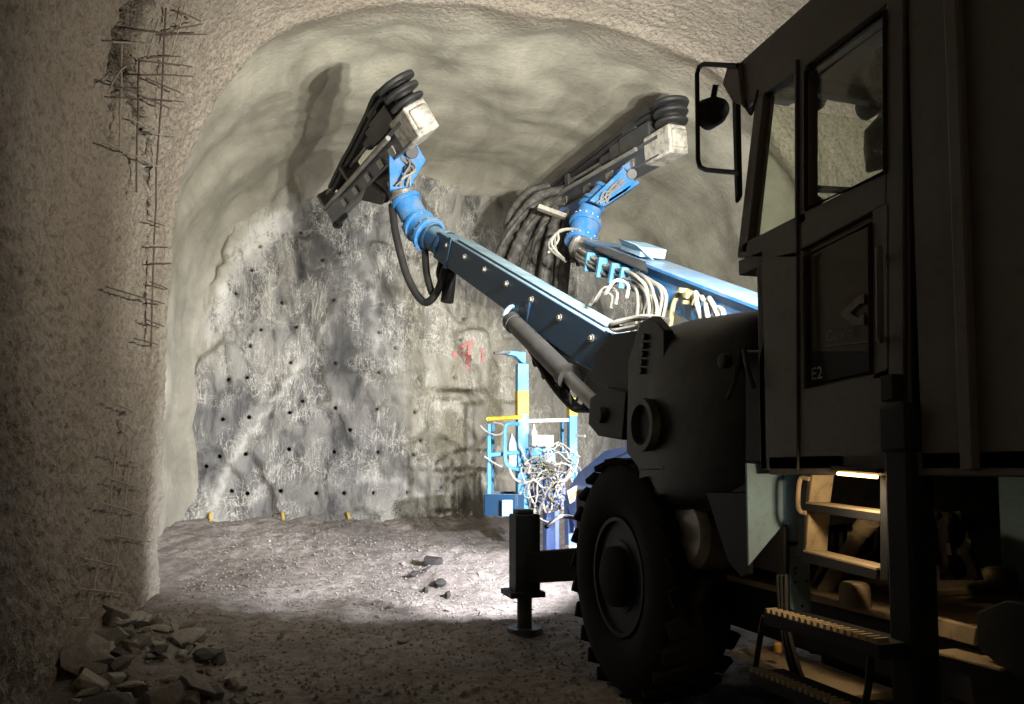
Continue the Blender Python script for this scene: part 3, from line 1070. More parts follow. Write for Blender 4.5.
# --- rotation unit of a boom
def knuckle(parent_boom, pts, rad, seg_mats, name='rotation_unit'):
    first = None
    for k, (a, b_) in enumerate(zip(pts[:-1], pts[1:])):
        a, b_ = Vector(a), Vector(b_)
        mb = MB(); mb.cyl(a, b_, rad[k], rad[k] * .95, n=22)
        d = (b_ - a).normalized()
        mb.cyl(a, a + d * .05, rad[k] * 1.16, n=22)
        mb.cyl(b_ - d * .05, b_, rad[k] * 1.12, n=22)
        o = part(mb, name if first is None else 'joint', seg_mats[k], root if first is None else first, .005)
        if first is None: first = o
        _, u_, s_ = frame(d)
        for q_ in range(12):
            an = 2 * math.pi * q_ / 12
            c = a + d * .05 + (u_ * math.cos(an) + s_ * math.sin(an)) * rad[k] * 1.06
            m2 = MB(); m2.cyl(c, c + d * .022, .014, n=6)
            if rad[k] > .15: part(m2, 'bolt', 'pale_blue', first)
    return first


K1 = [B1 - ax1 * .02, P(430, 236, 8.62), P(418, 225, 8.78), P(405, 199, 8.82), P(400, 180, 8.8)]
kn1 = knuckle(boom1, K1, [.15, .185, .165, .14], ['navy', 'blue', 'blue', 'steel'])
kn1['label'] = 'stacked round blue rotation joints of the left boom'
mb = MB()
ba = P(399, 178, 8.75)
mb.prism([P(389, 152, 8.6), P(417, 144, 8.6), P(426, 160, 8.6), P(410, 186, 8.6), P(390, 190, 8.6)], (.0, .06, .0))
mb.prism([P(389, 152, 8.95), P(417, 144, 8.95), P(426, 160, 8.95), P(410, 186, 8.95), P(390, 190, 8.95)], (.0, .06, .0))
mb.beam(P(390, 163, 8.8), P(404, 152, 8.8), .32, .12)
mb.beam(P(391, 188, 8.8), P(411, 184, 8.8), .34, .10)
part(mb, 'cradle_bracket', 'blue', kn1, .008, label='light blue bracket')
mb = MB(); mb.cyl(P(412, 152, 8.5), P(412, 150, 9.0), .075, n=16); mb.cyl(P(408, 170, 8.55), P(408, 168, 9.0), .05)
part(mb, 'pivot_motor', 'dark_steel', kn1, .005)
mb = MB()
for k in range(5):
    mb.tube(spline([P(396 + k * 3 + rnd.uniform(-3, 3), 186, 8.55), P(405 + rnd.uniform(-5, 6), 177 + rnd.uniform(-4, 4), 8.5), P(412 + rnd.uniform(-4, 4), 168 + rnd.uniform(-4, 4), 8.5), P(405 + rnd.uniform(-6, 6), 160 - k, 8.6)], 4), .011, 6)
part(mb, 'hose', 'hose_grey', kn1)


# --- drilling feeds
def feed(rear, front, roll, label, spool_h, K=1.2):
    rear, front = Vector(rear), Vector(front)
    a, u, s = frame(front - rear, roll)
    L = (front - rear).length
    F = lambda l, sd, h: rear + a * l + s * sd * K + u * h * K
    mb = MB()
    mb.beam(F(.12, 0, 0), F(L, 0, 0), .20 * K, .20 * K, u)
    mb.beam(F(.12, .105, .09), F(L, .105, .09), .03, .05, u); mb.beam(F(.12, -.105, .09), F(L, -.105, .09), .03, .05, u)
    mb.beam(F(.12, .105, -.09), F(L, .105, -.09), .03, .03, u); mb.beam(F(.12, -.105, -.09), F(L, -.105, -.09), .03, .03, u)
    fd = part(mb, 'drilling_feed', 'feed_metal', bevel=.005, label=label)
    mb = MB(); mb.obox(F(.16, 0, .02), a, u, .50, .28, .34); mb.obox(F(-.10, 0, .02), a, u, .06, .22, .22)
    part(mb, 'end_block', 'dirty_white', fd, .025, label='white mud-splashed end block')
    # hose drum: three rubber-rimmed discs on a short axle
    c = F(.02, 0, spool_h)
    mb = MB()
    mb.lathe([(.0, -.20), (.10, -.20), (.10, -.13), (.19, -.12), (.20, -.10), (.19, -.08), (.11, -.07), (.11, -.02), (.20, -.01), (.21, .01), (.20, .035), (.12, .045), (.12, .08), (.215, .09), (.225, .115), (.215, .14), (.05, .145), (0, .145)], c, u, 30)
    part(mb, 'hose_drum', 'rubber', fd, label='black grooved hose drum')
    # rock drill and its cradle
    mb = MB()
    mb.obox(F(.62, 0, .22), a, u, .62, .22, .22); mb.obox(F(1.05, 0, .22), a, u, .28, .17, .19); mb.cyl(F(1.15, 0, .22), F(1.45, 0, .22), .075)
    mb.obox(F(.75, .02, .36), a, u, .3, .12, .08)
    part(mb, 'rock_drill', 'dark_steel', fd, .012)
    mb = MB(); mb.cyl(F(1.4, 0, .22), F(L + .15, 0, .22), .024, n=10); mb.cyl(F(L + .13, 0, .22), F(L + .24, 0, .22), .036, n=12)
    part(mb, 'drill_steel', 'steel', fd)
    for l in (L - .08, L * .62):
        mb = MB(); mb.obox(F(l, 0, .17), a, u, .10, .26, .24)
        part(mb, 'rod_guide', 'dark_steel', fd, .01)
    mb = MB(); mb.cyl(F(L - .3, .0, -.12), F(L + .22, 0, -.12), .04, n=12); mb.cyl(F(L + .18, 0, -.12), F(L + .28, 0, -.12), .085, .06, n=14)
    part(mb, 'stinger', 'rubber', fd)
    for k in range(6):
        mb = MB()
        sd, hh = -.10 + .075 * (k % 3), .27 + .06 * (k // 3)
        mb.tube(spline([F(.05, sd * .6, spool_h - .05), F(.35, sd, hh + .10), F(1.0, sd, hh + .06), F(1.8, sd, hh), F(L * .62, sd, hh - .03), F(L * .85, sd, hh - .10)], 6), .030, 8)
        part(mb, 'hose', 'rubber', fd)
    mb = MB(); mb.cyl(F(.5, .15, .07), F(L * .8, .15, .07), .028, n=12)
    part(mb, 'feed_cylinder', 'steel', fd)
    for l in (.7, 1.15, 1.7, 2.3, 2.9):
        mb = MB(); mb.obox(F(l, .108, -.03), a, u, .16, .03, .10)
        part(mb, 'cover_plate', 'steel', fd, .004)
    return fd, F, L


fd1, F1, LF1 = feed(P(420, 122, 7.85), P(335, 212, 11.6), (-.75, 0, 1), 'left feed beam of dark alloy angled down to the rock face', .28)
mb = MB()
mb.prism([P(394, 148, 8.75), P(402, 190, 8.9), P(378, 204, 9.4), P(361, 200, 9.9), P(370, 178, 9.6)], (.05, .03, .0))
part(mb, 'feed_cradle', 'dark_steel', fd1, .008)
fd2, F2, LF2 = feed(P(674, 143, 7.9), P(530, 222, 11.4), (-.1, 0, 1), 'right feed beam with black hoses running along its top', .29)
mb = MB()
mb.prism([P(618, 190, 8.6), P(600, 205, 8.9), P(560, 232, 9.8), P(548, 226, 10.0), P(560, 208, 9.8)], (.05, 0, 0))
part(mb, 'feed_cradle', 'violet_blue', fd2, .008)

# hoses that hang from the left rotation unit
for pts, r in (([(392, 205, 8.9), (396, 235, 8.8), (408, 278, 8.7), (424, 302, 8.6), (437, 292, 8.5), (445, 268, 8.4)], .045),
               ([(425, 252, 8.7), (427, 275, 8.65), (434, 295, 8.6), (443, 280, 8.5)], .042),
               ([(441, 262, 8.5), (439, 275, 8.5), (445, 285, 8.5), (449, 272, 8.4)], .035),
               ([(450, 268, 8.45), (449, 285, 8.5), (447, 302, 8.5)], .075),
               ([(386, 200, 9.0), (382, 192, 9.1), (374, 185, 9.3)], .04)):
    mb = MB(); mb.tube(spline([P(*p) for p in pts], 7), r, 10)
    part(mb, 'hose', 'rubber', kn1, label='black hose hanging in a loop')

# --- right boom
A2, B2 = P(800, 345, 4.9), P(592, 254, 8.7)
ax2, up2, sd2 = frame(B2 - A2)
mb = MB(); mb.beam(A2, B2, .34, .36, W2=.30, H2=.28)
boom2 = part(mb, 'boom', 'blue', bevel=.012, label='right boom of bright blue steel loaded with hoses')
L2 = (B2 - A2).length
left2 = -sd2 if sd2.x > 0 else sd2
mb = MB(); mb.beam(A2 + ax2 * .2 + up2 * .2, B2 - ax2 * .2 + up2 * .165, .46, .035)
part(mb, 'top_plate', 'blue', boom2, .006)
G2 = lambda l, sd, h: A2 + ax2 * l + left2 * sd + up2 * h
mb = MB(); mb.prism([G2(2.35, .20, .19), G2(2.0, .34, .14), G2(3.4, .32, .14), G2(3.6, .20, .17)], up2 * .02)
part(mb, 'hose_shelf', 'dark_steel', boom2, .004)
mb = MB(); mb.prism([G2(2.45, .05, .22), G2(2.6, .2, .34), G2(3.05, .2, .34), G2(3.2, .05, .22)], left2 * .02); mb.obox(G2(2.85, .0, .27), ax2, up2, .5, .3, .1)
part(mb, 'junction_cover', 'pale_blue', boom2, .01)
for k in range(12):
    sd, hh = .20 + .045 * (k % 4) + rnd.uniform(-.01, .01), .08 - .06 * (k // 4)
    e = 1.75 + .05 * (k % 6)
    pts = [G2(L2 - .05, sd * .7, hh * .6), G2(L2 - .5, sd + .02, hh), G2(3.0, sd, hh - .03 + rnd.uniform(-.02, .02)), G2(2.5, sd, hh - .02), G2(2.15, sd + .02, hh), G2(e, sd + .03, hh - .12), G2(e - .05, sd + .03, -.45), G2(e - .1, sd, -.75)]
    mb = MB(); mb.tube(spline([p_ + Vector([rnd.uniform(-.025, .025) for _ in range(3)]) for p_ in pts], 6), .018, 8)
    part(mb, 'hose', 'hose_grey' if k % 3 else 'hose_white', boom2)
for k in range(6):
    l = .62 + .075 * k
    pts = [G2(l + .30, .18, .06), G2(l + .18, .26, .12), G2(l + .02, .29, .05), G2(l - .06, .28, -.2), G2(l - .1, .26, -.6)]
    mb = MB(); mb.tube(spline([p_ + Vector([rnd.uniform(-.04, .04) for _ in range(3)]) for p_ in pts], 6), .021, 8)
    part(mb, 'hose', 'hose_white' if k % 2 else 'hose_grey', boom2)
for k, l in enumerate((3.45, 3.1, 2.75, 2.5)):
    mb = MB(); mb.obox(G2(l, .28, 0), ax2, up2, .06, .22, .22)
    part(mb, 'hose_clamp', 'sky_blue', boom2, .01)
mb = MB(); mb.obox(G2(1.35, .20, .06), ax2, up2, .20, .08, .12); mb.obox(G2(1.32, .25, .08), ax2, up2, .06, .08, .06); mb.cyl(G2(1.42, .2, .1), G2(1.42, .3, .1), .025); mb.cyl(G2(1.28, .2, .02), G2(1.28, .32, .02), .02)
part(mb, 'valve_block', 'dull_yellow', boom2, .008)
mb = MB(); mb.tube(spline([G2(1.55, .2, .1), G2(1.55, .25, -.1), G2(1.5, .22, -.5)], 5), .024)
part(mb, 'hose', 'dull_yellow', boom2)
mb = MB(); mb.tube([G2(.42, .24, .1), G2(.40, .25, -.12), G2(.42, .24, -.5)], .012)
part(mb, 'chain', 'hose_white', boom2)
K2 = [B2 - ax2 * .02, P(581, 244, 8.85), P(586, 222, 8.9), P(592, 205, 8.9), P(606, 190, 8.85)]
kn2 = knuckle(boom2, K2, [.17, .19, .155, .14], ['steel', 'blue', 'blue', 'blue'])
kn2['label'] = 'stacked round blue rotation joints of the right boom'
mb = MB()
for yy in (8.55, 8.95):
    mb.prism([P(590, 200, yy), P(617, 174, yy), P(624, 166, yy), P(636, 182, yy), P(626, 192, yy), P(604, 206, yy)], (0, .05, 0))
mb.beam(P(618, 176, 8.75), P(628, 170, 8.75), .4, .12); mb.beam(P(600, 208, 8.75), P(632, 187, 8.75), .4, .05)
part(mb, 'cradle_bracket', 'blue', kn2, .008, label='bright blue cradle bracket')
mb = MB(); mb.cyl(P(632, 174, 8.5), P(632, 173, 9.0), .065)
part(mb, 'pivot_motor', 'dark_steel', kn2, .005)
mb = MB()
for k in range(6):
    mb.tube(spline([P(598 + k * 2 + rnd.uniform(-3, 3), 203, 8.5), P(606 + rnd.uniform(-3, 5), 196 + rnd.uniform(-4, 3), 8.48), P(614 + rnd.uniform(-3, 4), 188 + rnd.uniform(-4, 4), 8.5), P(623 + rnd.uniform(-4, 3), 181 + rnd.uniform(-3, 3), 8.55)], 4), .011, 6)
part(mb, 'hose', 'hose_grey', kn2)
for k in range(4):
    pts = [(566 - k * k * 2, 262 - k * 3, 8.8), (549 + k * 3, 247 - k * 2, 8.75), (556 + k, 234 - k, 8.75), (572 + k, 229, 8.75), (590, 232 + k, 8.7)]
    mb = MB(); mb.tube(spline([P(*p) for p in pts], 6), .015, 8)
    part(mb, 'hose', 'hose_white' if k % 2 else 'hose_grey', kn2)
# heavy mud-caked hoses that hang from the right feed
HANG = [([(566, 190, 10.2), (540, 196, 10.2), (520, 216, 10.3), (505, 240, 10.4), (495, 270, 10.4)], .085),
        ([(560, 200, 10.0), (543, 208, 10.1), (527, 228, 10.2), (516, 250, 10.2), (508, 280, 10.2)], .10),
        ([(556, 208, 9.9), (545, 222, 9.9), (536, 245, 10.0), (528, 285, 10.0)], .075),
        ([(560, 214, 9.7), (554, 228, 9.7), (549, 250, 9.7), (544, 290, 9.7)], .10),
        ([(570, 212, 9.6), (566, 230, 9.6), (563, 252, 9.6), (560, 290, 9.6)], .085),
        ([(575, 216, 9.5), (574, 235, 9.5), (573, 262, 9.5)], .06),
        ([(550, 186, 10.3), (532, 190, 10.4), (516, 205, 10.5), (506, 225, 10.5)], .06)]
HANG = HANG + [([(a + 5, c_ + 4, d + .05) for a, c_, d in pts], r * .6) for pts, r in HANG] + [([(a - 5, c_ + 9, d - .04) for a, c_, d in pts], r * .45) for pts, r in HANG[:5]]
for pts, r in HANG:
    r *= .85
    pth = spline([P(*p) for p in pts], 7)
    mb = MB(); mb.tube(pth, [r * (1 + .2 * math.sin(i * 1.9 + r * 90) * rnd.random()) for i in range(len(pth))], 10)
    part(mb, 'hanging_hose', 'hose_dirty', fd2, label='thick mud-caked hose')
mb = MB(); mb.beam(P(538, 207, 9.6), P(566, 217, 9.5), .12, .06)
part(mb, 'hose_bar', 'hose_white', fd2, .006)

# --- cab
CYF = 3.42
mb = MB()


def side(pts, t=.06, x=JX):
    mb.prism([PX(a, b_, x) for a, b_ in pts], (t, 0, 0))


side([(735, 72), (742, 108), (800, 70), (890, 2), (890, -72)], .05)            # roof rail, front
mb.box(JX, JX + .05, 1.45, PX(888, 0, JX).y, PX(890, 2, JX).z, 3.30)
side([(755, 99), (764, 93), (747, 252), (737, 256)], .06)                       # windscreen pillar
side([(794, 72), (806, 63), (806, 222), (794, 228)], .06)                       # door post
side([(886, 2), (906, -12), (906, 470), (886, 470)], .06)                       # rear door post
side([(737, 258), (738, 246), (800, 214), (886, 171), (886, 204), (800, 250), (800, 258)], .06)   # sill
side([(757, 258), (803, 250), (806, 470), (760, 470)], .05)                     # lower front panel
side([(803, 389), (874, 373), (890, 366), (890, 470), (803, 470)], .05)          # door foot
side([(872, 210), (890, 200), (890, 380), (872, 380)], .05)
mb.box(JX, JX + .05, 1.45, PX(906, 0, JX).y, PX(906, 470, JX).z, 3.28)                   # rear side panel
cz0 = PX(760, 470, JX).z
yR = 1.45
mb.box(JX + .002, 3.62, yR, CFY, 3.24, 3.30)                                   # roof
mb.box(JX, 3.6, yR, PX(757, 300, JX).y - .06, cz0 - .02, cz0 + .06)              # floor
mb.box(JX + .05, 3.6, yR, yR + .05, cz0, 3.26)                                  # back wall
mb.box(3.56, 3.62, yR, 2.5, cz0, 3.26)                                          # far side, rear half
mb.box(3.56, 3.62, 2.5, CFY - .12, cz0, 2.35)
mb.box(3.54, 3.62, CFY - .16, CFY - .06, cz0, 3.26)
fy_ = PX(757, 300, JX).y
mb.box(JX, 3.62, fy_ - .05, fy_, cz0, 2.30)                                     # front panel below the windscreen
mb.box(JX, 3.62, fy_ - .05, PX(738, 256, JX).y, 2.30, 2.37)                     # dashboard ledge
cab = part(mb, 'cab', 'cab', bevel=.006, label='tall dark brown-grey operator cab')
zs = PX(738, 250, JX).z
mb = MB()
mb.box(JX + .06, 3.6, CFY - .13, CFY - .07, 3.17, 3.25)
part(mb, 'windscreen_header', 'cab_inside', cab, .01)
mb = MB(); mb.beam(P(806, 192, CFY + .02), P(822, 203, CFY + .02), .03, .03); mb.beam(P(800, 188, CFY + .02), P(905, 194, CFY + .02), .03, .03)
part(mb, 'wiper_bar', 'cab_inside', cab, .006)
# panes


def pane(pts, mat='glass', x=JX + .022):
    m2 = MB(); m2.prism([PX(a, b_, x) for a, b_ in pts], (.008, 0, 0))
    return part(m2, 'window_pane', mat, cab, sm=False)


pane([(760, 102), (796, 78), (796, 225), (743, 250)])
pane([(803, 70), (888, 6), (888, 173), (803, 215)])
pane([(802, 248), (874, 212), (874, 376), (802, 392)], 'dusty_glass')
mb = MB(); mb.prism([PX(755, 101, JX) + Vector((.05, .01, 0)), PX(740, 252, JX) + Vector((.05, .01, 0)), PX(740, 252, JX) + Vector((1.52, .01, 0)), PX(755, 101, JX) + Vector((1.52, .01, 0))], (0, .008, .0))
part(mb, 'windscreen', 'glass', cab, sm=False)
# rubber seals and grooves
for pts in ([(806, 72), (885, 12), (885, 172), (806, 209)], [(806, 256), (870, 224), (871, 372), (808, 386)]):
    m2 = MB(); m2.tube([PX(a, b_, JX - .002) for a, b_ in pts], .010, 6, closed=True)
    part(m2, 'window_seal', 'rubber', cab)
m2 = MB(); m2.tube([PX(797, 60, JX - .004), PX(798, 470, JX - .004)], .006, 6)
part(m2, 'door_seam', 'rubber', cab)
m2 = MB(); m2.tube([PX(905, -20, JX - .004), PX(905, 470, JX - .004)], .008, 6)
part(m2, 'door_seam', 'rubber', cab)
m2 = MB(); m2.box(JX - .03, JX, PX(950, 0, JX).y - .05, PX(950, 0, JX).y, cz0, 3.1)
part(m2, 'side_rib', 'cab', cab, .006)
m2 = MB(); m2.tube(spline([PX(879, 260, JX - .01), PX(879, 252, JX - .07), PX(880, 330, JX - .07), PX(880, 340, JX - .01)], 5), .012)
part(m2, 'grab_handle', 'cab', cab)
m2 = MB(); m2.obox(PX(891, 388, JX - .02), (0, 1, 0), (0, 0, 1), .06, .04, .09)
part(m2, 'door_latch', 'rubber', cab, .006)
# pale bar painted for the strip light's bright reflection; seat
m2 = MB(); m2.beam(PX(838, 46, JX + .30), PX(862, 28, JX + .30), .03, .02)
part(m2, 'strip_reflection', 'dirty_white', cab, .003)
m2 = MB(); m2.box(2.45, 3.0, 2.05, 2.55, 1.45, 1.75); m2.box(2.45, 3.0, 1.95, 2.12, 1.75, 2.45)
part(m2, 'seat', 'rubber', cab, .06)
# front mirror frame and lamp bracket
m2 = MB()
mx_ = JX - .02
m2.tube([PX(738, 66, mx_), PX(704, 64, mx_), PX(699, 67, mx_), PX(697, 74, mx_), PX(698, 160, mx_), PX(700, 167, mx_), PX(706, 170, mx_), PX(740, 173, mx_)], .012, 8)
mirror = part(m2, 'mirror_bracket', 'rubber', cab, label='black tubular mirror bracket')
m2 = MB(); m2.prism([PX(731, 100, mx_), PX(737, 98, mx_), PX(739, 196, mx_), PX(734, 204, mx_)], (.025, .0, 0))
part(m2, 'mirror', 'rubber', mirror, .012)
m2 = MB(); m2.prism([PX(727, 66, mx_), PX(738, 62, mx_), PX(742, 105, mx_), PX(733, 104, mx_), PX(722, 84, mx_)], (.03, 0, 0))
part(m2, 'bracket_plate', 'cab', mirror, .006)
m2 = MB()
for k in range(3):
    m2.tube(spline([PX(742, 92, JX), PX(746 + 2 * k, 108 + 3 * k, JX), PX(754, 106, JX), PX(758, 90, JX)], 5), .006, 6)
part(m2, 'cable', 'rubber', cab)


def lamp(c, r, aim, round_=True):
    a = (Vector(aim) - c).normalized()
    m2 = MB()
    if round_:
        m2.lathe([(0, -r * 1.1), (r * .6, -r * .95), (r * .93, -r * .35), (r, r * .2), (r * 1.04, r * .62), (r * .94, r * .62), (r * .92, r * .3), (0, r * .3)], c, a, 22)
    else:
        m2.obox(c, a, (0, 0, 1), r * 1.6, r * 2.1, r * 1.9)
    o = part(m2, 'work_lamp', 'rubber', cab, 0 if round_ else .01, label='round black work lamp' if round_ else 'square black work lamp')
    m3 = MB()
    if round_: m3.lathe([(0, r * .42), (r * .9, r * .36)], c, a, 20)
    else: m3.obox(c + a * r * .8, a, (0, 0, 1), .012, r * 1.8, r * 1.6)
    part(m3, 'lens', 'lens', o)
    m3 = MB(); m3.tube([c + Vector((0, 0, r * .8)), c + Vector((0, -.03, r * 1.7))], .016, 8)
    part(m3, 'stalk', 'rubber', o)


lamp(LAMP_A, .075, LAMP_A + Vector((-.2, 1, .1)))
lamp(P(784, 92, CFY + .1), .055, P(784, 92, CFY + .1) + Vector((0, 1, .1)), False)
lamp(LAMP_B, .05, LAMP_B + Vector((0, 1, .1)))
lamp(LAMP_C, .06, LAMP_C + Vector((0, 1, .1)))
lamp(FILL_LAMP_RIGHT, .085, FILL_LAMP_RIGHT + Vector((.2, 1, .1)))  # body of the added right-hand fill lamp
for hl in (HEAD_L, HEAD_R):
    m2 = MB(); m2.lathe([(0, -.1), (.07, -.08), (.1, .02), (.105, .06), (.09, .06), (.085, .02), (0, .02)], hl, (0, 1, 0), 22)
    o = part(m2, 'headlamp', 'rubber', chassis)
    m2 = MB(); m2.obox(hl + Vector((0, -.02, -.1)), (0, 1, 0), (0, 0, 1), .16, .08, .12); m2.beam(hl + Vector((0, 0, -.14)), Vector((hl.x, 5.45, 1.12)), .08, .08)
    part(m2, 'headlamp_foot', 'rubber', chassis)


# lettering on the door
def text(s_, p, h, mat, parent, x=JX - .004):
    cu = bpy.data.curves.new('t', 'FONT'); cu.body = s_; cu.size = 1.0; cu.extrude = .02
    to = bpy.data.objects.new('t', cu); COL.objects.link(to)
    bpy.context.view_layer.update()
    me = bpy.data.meshes.new_from_object(to.evaluated_get(bpy.context.evaluated_depsgraph_get()))
    COL.objects.unlink(to); bpy.data.objects.remove(to)
    q0 = PX(*p, x)
    k = h / .72
    for v_ in me.vertices:
        lx, ly, lz = v_.co
        v_.co = (-lz * .1 * k, -lx * k, ly * k)
    me.name = 'lettering'
    o = link_mesh('lettering', me, M[mat], parent, q0)
    o['label'] = 'lettering ' + s_
    return o


text('E2', (811, 380), .050, 'letter', cab, JX + .012)
text('Gawei', (826, 342), .042, 'ghost_letter', cab, JX + .012)
m2 = MB(); xg = JX + .012
m2.prism([PX(840, 314, xg), PX(857, 297, xg), PX(864, 293, xg), PX(864, 303, xg), PX(859, 304, xg), PX(850, 313, xg), PX(858, 318, xg), PX(864, 312, xg), PX(864, 325, xg), PX(852, 325, xg)], (.003, 0, 0))
part(m2, 'emblem', 'ghost_letter', cab, label='faint left-pointing chevron emblem')
m2 = MB(); m2.prism([PX(826, 345.5, xg), PX(868, 341, xg), PX(868, 342.3, xg), PX(826, 347, xg)], (.003, 0, 0))
part(m2, 'emblem_line', 'ghost_letter', cab)

# --- skirt, plates and deck below the cab
mb = MB()
mb.prism([PX(745, 350, 2.02), PX(745, 462, 2.02), PX(906, 470, 2.02), PX(906, 350, 2.02)], (.03, 0, 0))
mb.prism([PX(700, 380, 2.06), PX(700, 494, 2.06), PX(760, 494, 2.06), PX(760, 380, 2.06)], (.2, 0, 0))
part(mb, 'skirt', 'chassis', bevel=.01)
mb = MB(); mb.prism([PX(706, 493, 2.04), PX(748, 493, 2.04), PX(748, 574, 2.04), PX(742, 578, 2.04), PX(728, 562, 2.04)], (.03, 0, 0))
part(mb, 'mud_flap', 'chassis', bevel=.004)
mb = MB(); mb.lathe([(0, -.2), (.17, -.2), (.20, -.16), (.20, .12), (.16, .16), (0, .16)], Vector((2.25, 3.72, 1.06)), (-1, 0, 0), 26)
part(mb, 'air_tank', 'steel', label='grey tank end behind the wheel')
mb = MB(); mb.prism([P(747, 463, 2.93), P(784, 466, 2.93), P(784, 524, 2.93), P(749, 566, 2.93)], (0, .015, 0))
part(mb, 'splash_plate', 'pale_blue', bevel=.003, label='pale blue slanted plate lit by the strip light')
mb = MB(); mb.prism([PX(749, 566, 2.08), PX(784, 524, 2.12), PX(784, 575, 2.12)], (.02, 0, 0))
part(mb, 'splash_plate', 'chassis', bevel=.003)
mb = MB()
c0, c1 = P(796, 470, 2.93), P(796, 541, 2.93)
mb.lathe([(.045, .0), (.062, .03), (.062, (c0 - c1).length), (.0, (c0 - c1).length)], c1, (0, 0, 1), 20)
part(mb, 'support_post', 'pale_blue', label='round pale blue post under the cab')
mb = MB(); mb.prism([P(790, 545, 2.92), P(810, 545, 2.92), P(811, 612, 2.92), P(792, 610, 2.92)], (0, .015, 0))
sp_ = part(mb, 'bolt_plate', 'pale_blue', bevel=.003)
for a, b_ in ((795, 568), (795, 573), (795, 582), (806, 581), (802, 606)):
    m2 = MB(); p = P(a, b_, 2.92); m2.cyl(p + Vector((0, .005, 0)), p - Vector((0, .006, 0)), .006, n=8)
    part(m2, 'bolt', 'rubber', sp_)

# recessed two-tread step unit below the door
SX = 2.10
mb = MB()


def bar(a, b_, x=SX, w_=.02, h_=.03):
    mb.beam(PX(*a, x), PX(*b_, x), w_, h_)


mb.prism([PX(800, 470, SX), PX(809, 470, SX), PX(805, 512, SX), PX(803, 548, SX), PX(797, 560, SX)], (.012, 0, 0))
mb.prism([PX(880, 470, SX), PX(888, 470, SX), PX(888, 580, SX), PX(880, 580, SX)], (.02, 0, 0))
mb.prism([PX(806, 503, SX), PX(880, 513, SX), PX(880, 522, SX), PX(804, 511, SX)], (.012, 0, 0))
mb.prism([PX(803, 551, SX), PX(876, 569, SX), PX(876, 580, SX), PX(798, 561, SX)], (.012, 0, 0))
step = part(mb, 'step_unit', 'chassis', bevel=.002, label='dark two-step access frame')
for pts in ([(806, 502), (880, 512), (880, 513.5), (806, 503.5)], [(803, 550), (876, 568), (876, 570), (803, 552)]):
    mb = MB(); mb.prism([PX(a, b_, SX) for a, b_ in pts], (.09, 0, 0))
    part(mb, 'tread', 'deck', step, label='tan tread plate')
for pts in ([(810, 472), (813, 472), (809, 502), (806, 502)], [(806, 511), (809, 511), (806, 551), (803, 550)]):
    mb = MB(); mb.prism([PX(a, b_, SX + .01) for a, b_ in pts], (.09, -.02, 0))
    part(mb, 'side_plate', 'deck', step)
mb = MB(); mb.tube(spline([PX(809, 479, SX - .01), PX(802, 478, SX - .02), PX(799, 484, SX - .03), PX(798, 505, SX - .03), PX(801, 512, SX - .02), PX(806, 513, SX - .01)], 5), .010, 8)
part(mb, 'grab_handle', 'deck', step)
# strip light
s0, s1 = PX(838, 473.5, 1.99), PX(877, 477, 1.99)
mb = MB(); mb.cyl(s0, s1, .0065, n=12)
strip = part(mb, 'strip_light', 'strip', label='glowing amber strip light')
mb = MB(); mb.beam(s0 + Vector((.01, .02, .022)), s1 + Vector((.01, -.02, .022)), .05, .016)
part(mb, 'strip_housing', 'rubber', strip)
ld = bpy.data.lights.new('strip_glow', 'AREA'); ld.shape = 'RECTANGLE'; ld.size = (s1 - s0).length; ld.size_y = .03
ld.energy = 3.2; ld.color = (1.0, .70, .38)
lo = bpy.data.objects.new('strip_glow', ld); COL.objects.link(lo)
lo.location = (s0 + s1) / 2 + Vector((.0, 0, -.014)); lo.rotation_euler = Vector((.12, .62, -.75)).to_track_quat('-Z', 'X').to_euler()
ld.shape = 'SQUARE'; ld.size = .06

# hanging serrated steps
for k, (a, b_) in enumerate((((766, 613), (882, 646)), ((752, 672), (858, 716)))):
    p, q_ = PX(*a, 1.86), PX(*b_, 1.86)
    mb = MB(); mb.beam(p + Vector((.07, 0, -.02)), q_ + Vector((.07, 0, -.02)), .16, .05)
    tread = part(mb, 'step_tread', 'chassis', bevel=.004)
    n = 18
    for j in range(n):
        c = p.lerp(q_, (j + .5) / n)
        m2 = MB(); dv = (q_ - p) / n * .30
        m2.prism([c - dv + Vector((-.012, 0, .005)), c + dv + Vector((-.012, 0, .005)), c + dv * .5 + Vector((-.012, 0, .022)), c - dv * .5 + Vector((-.012, 0, .022))], (.05, 0, 0))
        part(m2, 'tread_tooth', 'deck', tread)
for pts in ([(764, 616), (758, 650), (754, 676)], [(872, 640), (868, 690), (862, 716)]):
    mb = MB(); mb.tube([PX(*a, 1.88) for a in pts], .012)
    part(mb, 'step_hanger', 'chassis')
# the dark corner column
mb = MB(); p0, p1 = PX(884, 470, 1.96), PX(908, 470, 1.96)
mb.box(1.96, 2.07, p1.y, p0.y, .15, 1.60)
mb.box(1.95, 2.08, p1.y - .01, p0.y + .01, 1.46, 1.62)
part(mb, 'corner_column', 'chassis', bevel=.012, label='thick dark upright column behind the steps')
mb = MB(); mb.cyl((2.02, (p0.y + p1.y) / 2, .0), (2.02, (p0.y + p1.y) / 2, .2), .07); mb.cyl((2.02, (p0.y + p1.y) / 2, .0), (2.02, (p0.y + p1.y) / 2, .03), .13)
part(mb, 'rear_jack_foot', 'chassis')
# deck plates and the things bolted to them
DZ = .80
mb = MB(); mb.box(2.32, 3.9, 1.3, 3.75, DZ, DZ + .03)
deck = part(mb, 'deck_plate', 'deck', bevel=.004, label='brown deck plate')


def cap(c, r, h):
    m2 = MB(); m2.lathe([(r, 0), (r, h * .72), (r * .94, h * .9), (r * .75, h), (0, h)], c, (0, 0, 1), 24)
    return part(m2, 'filler_cap', 'deck', deck, label='squat round tan cap')


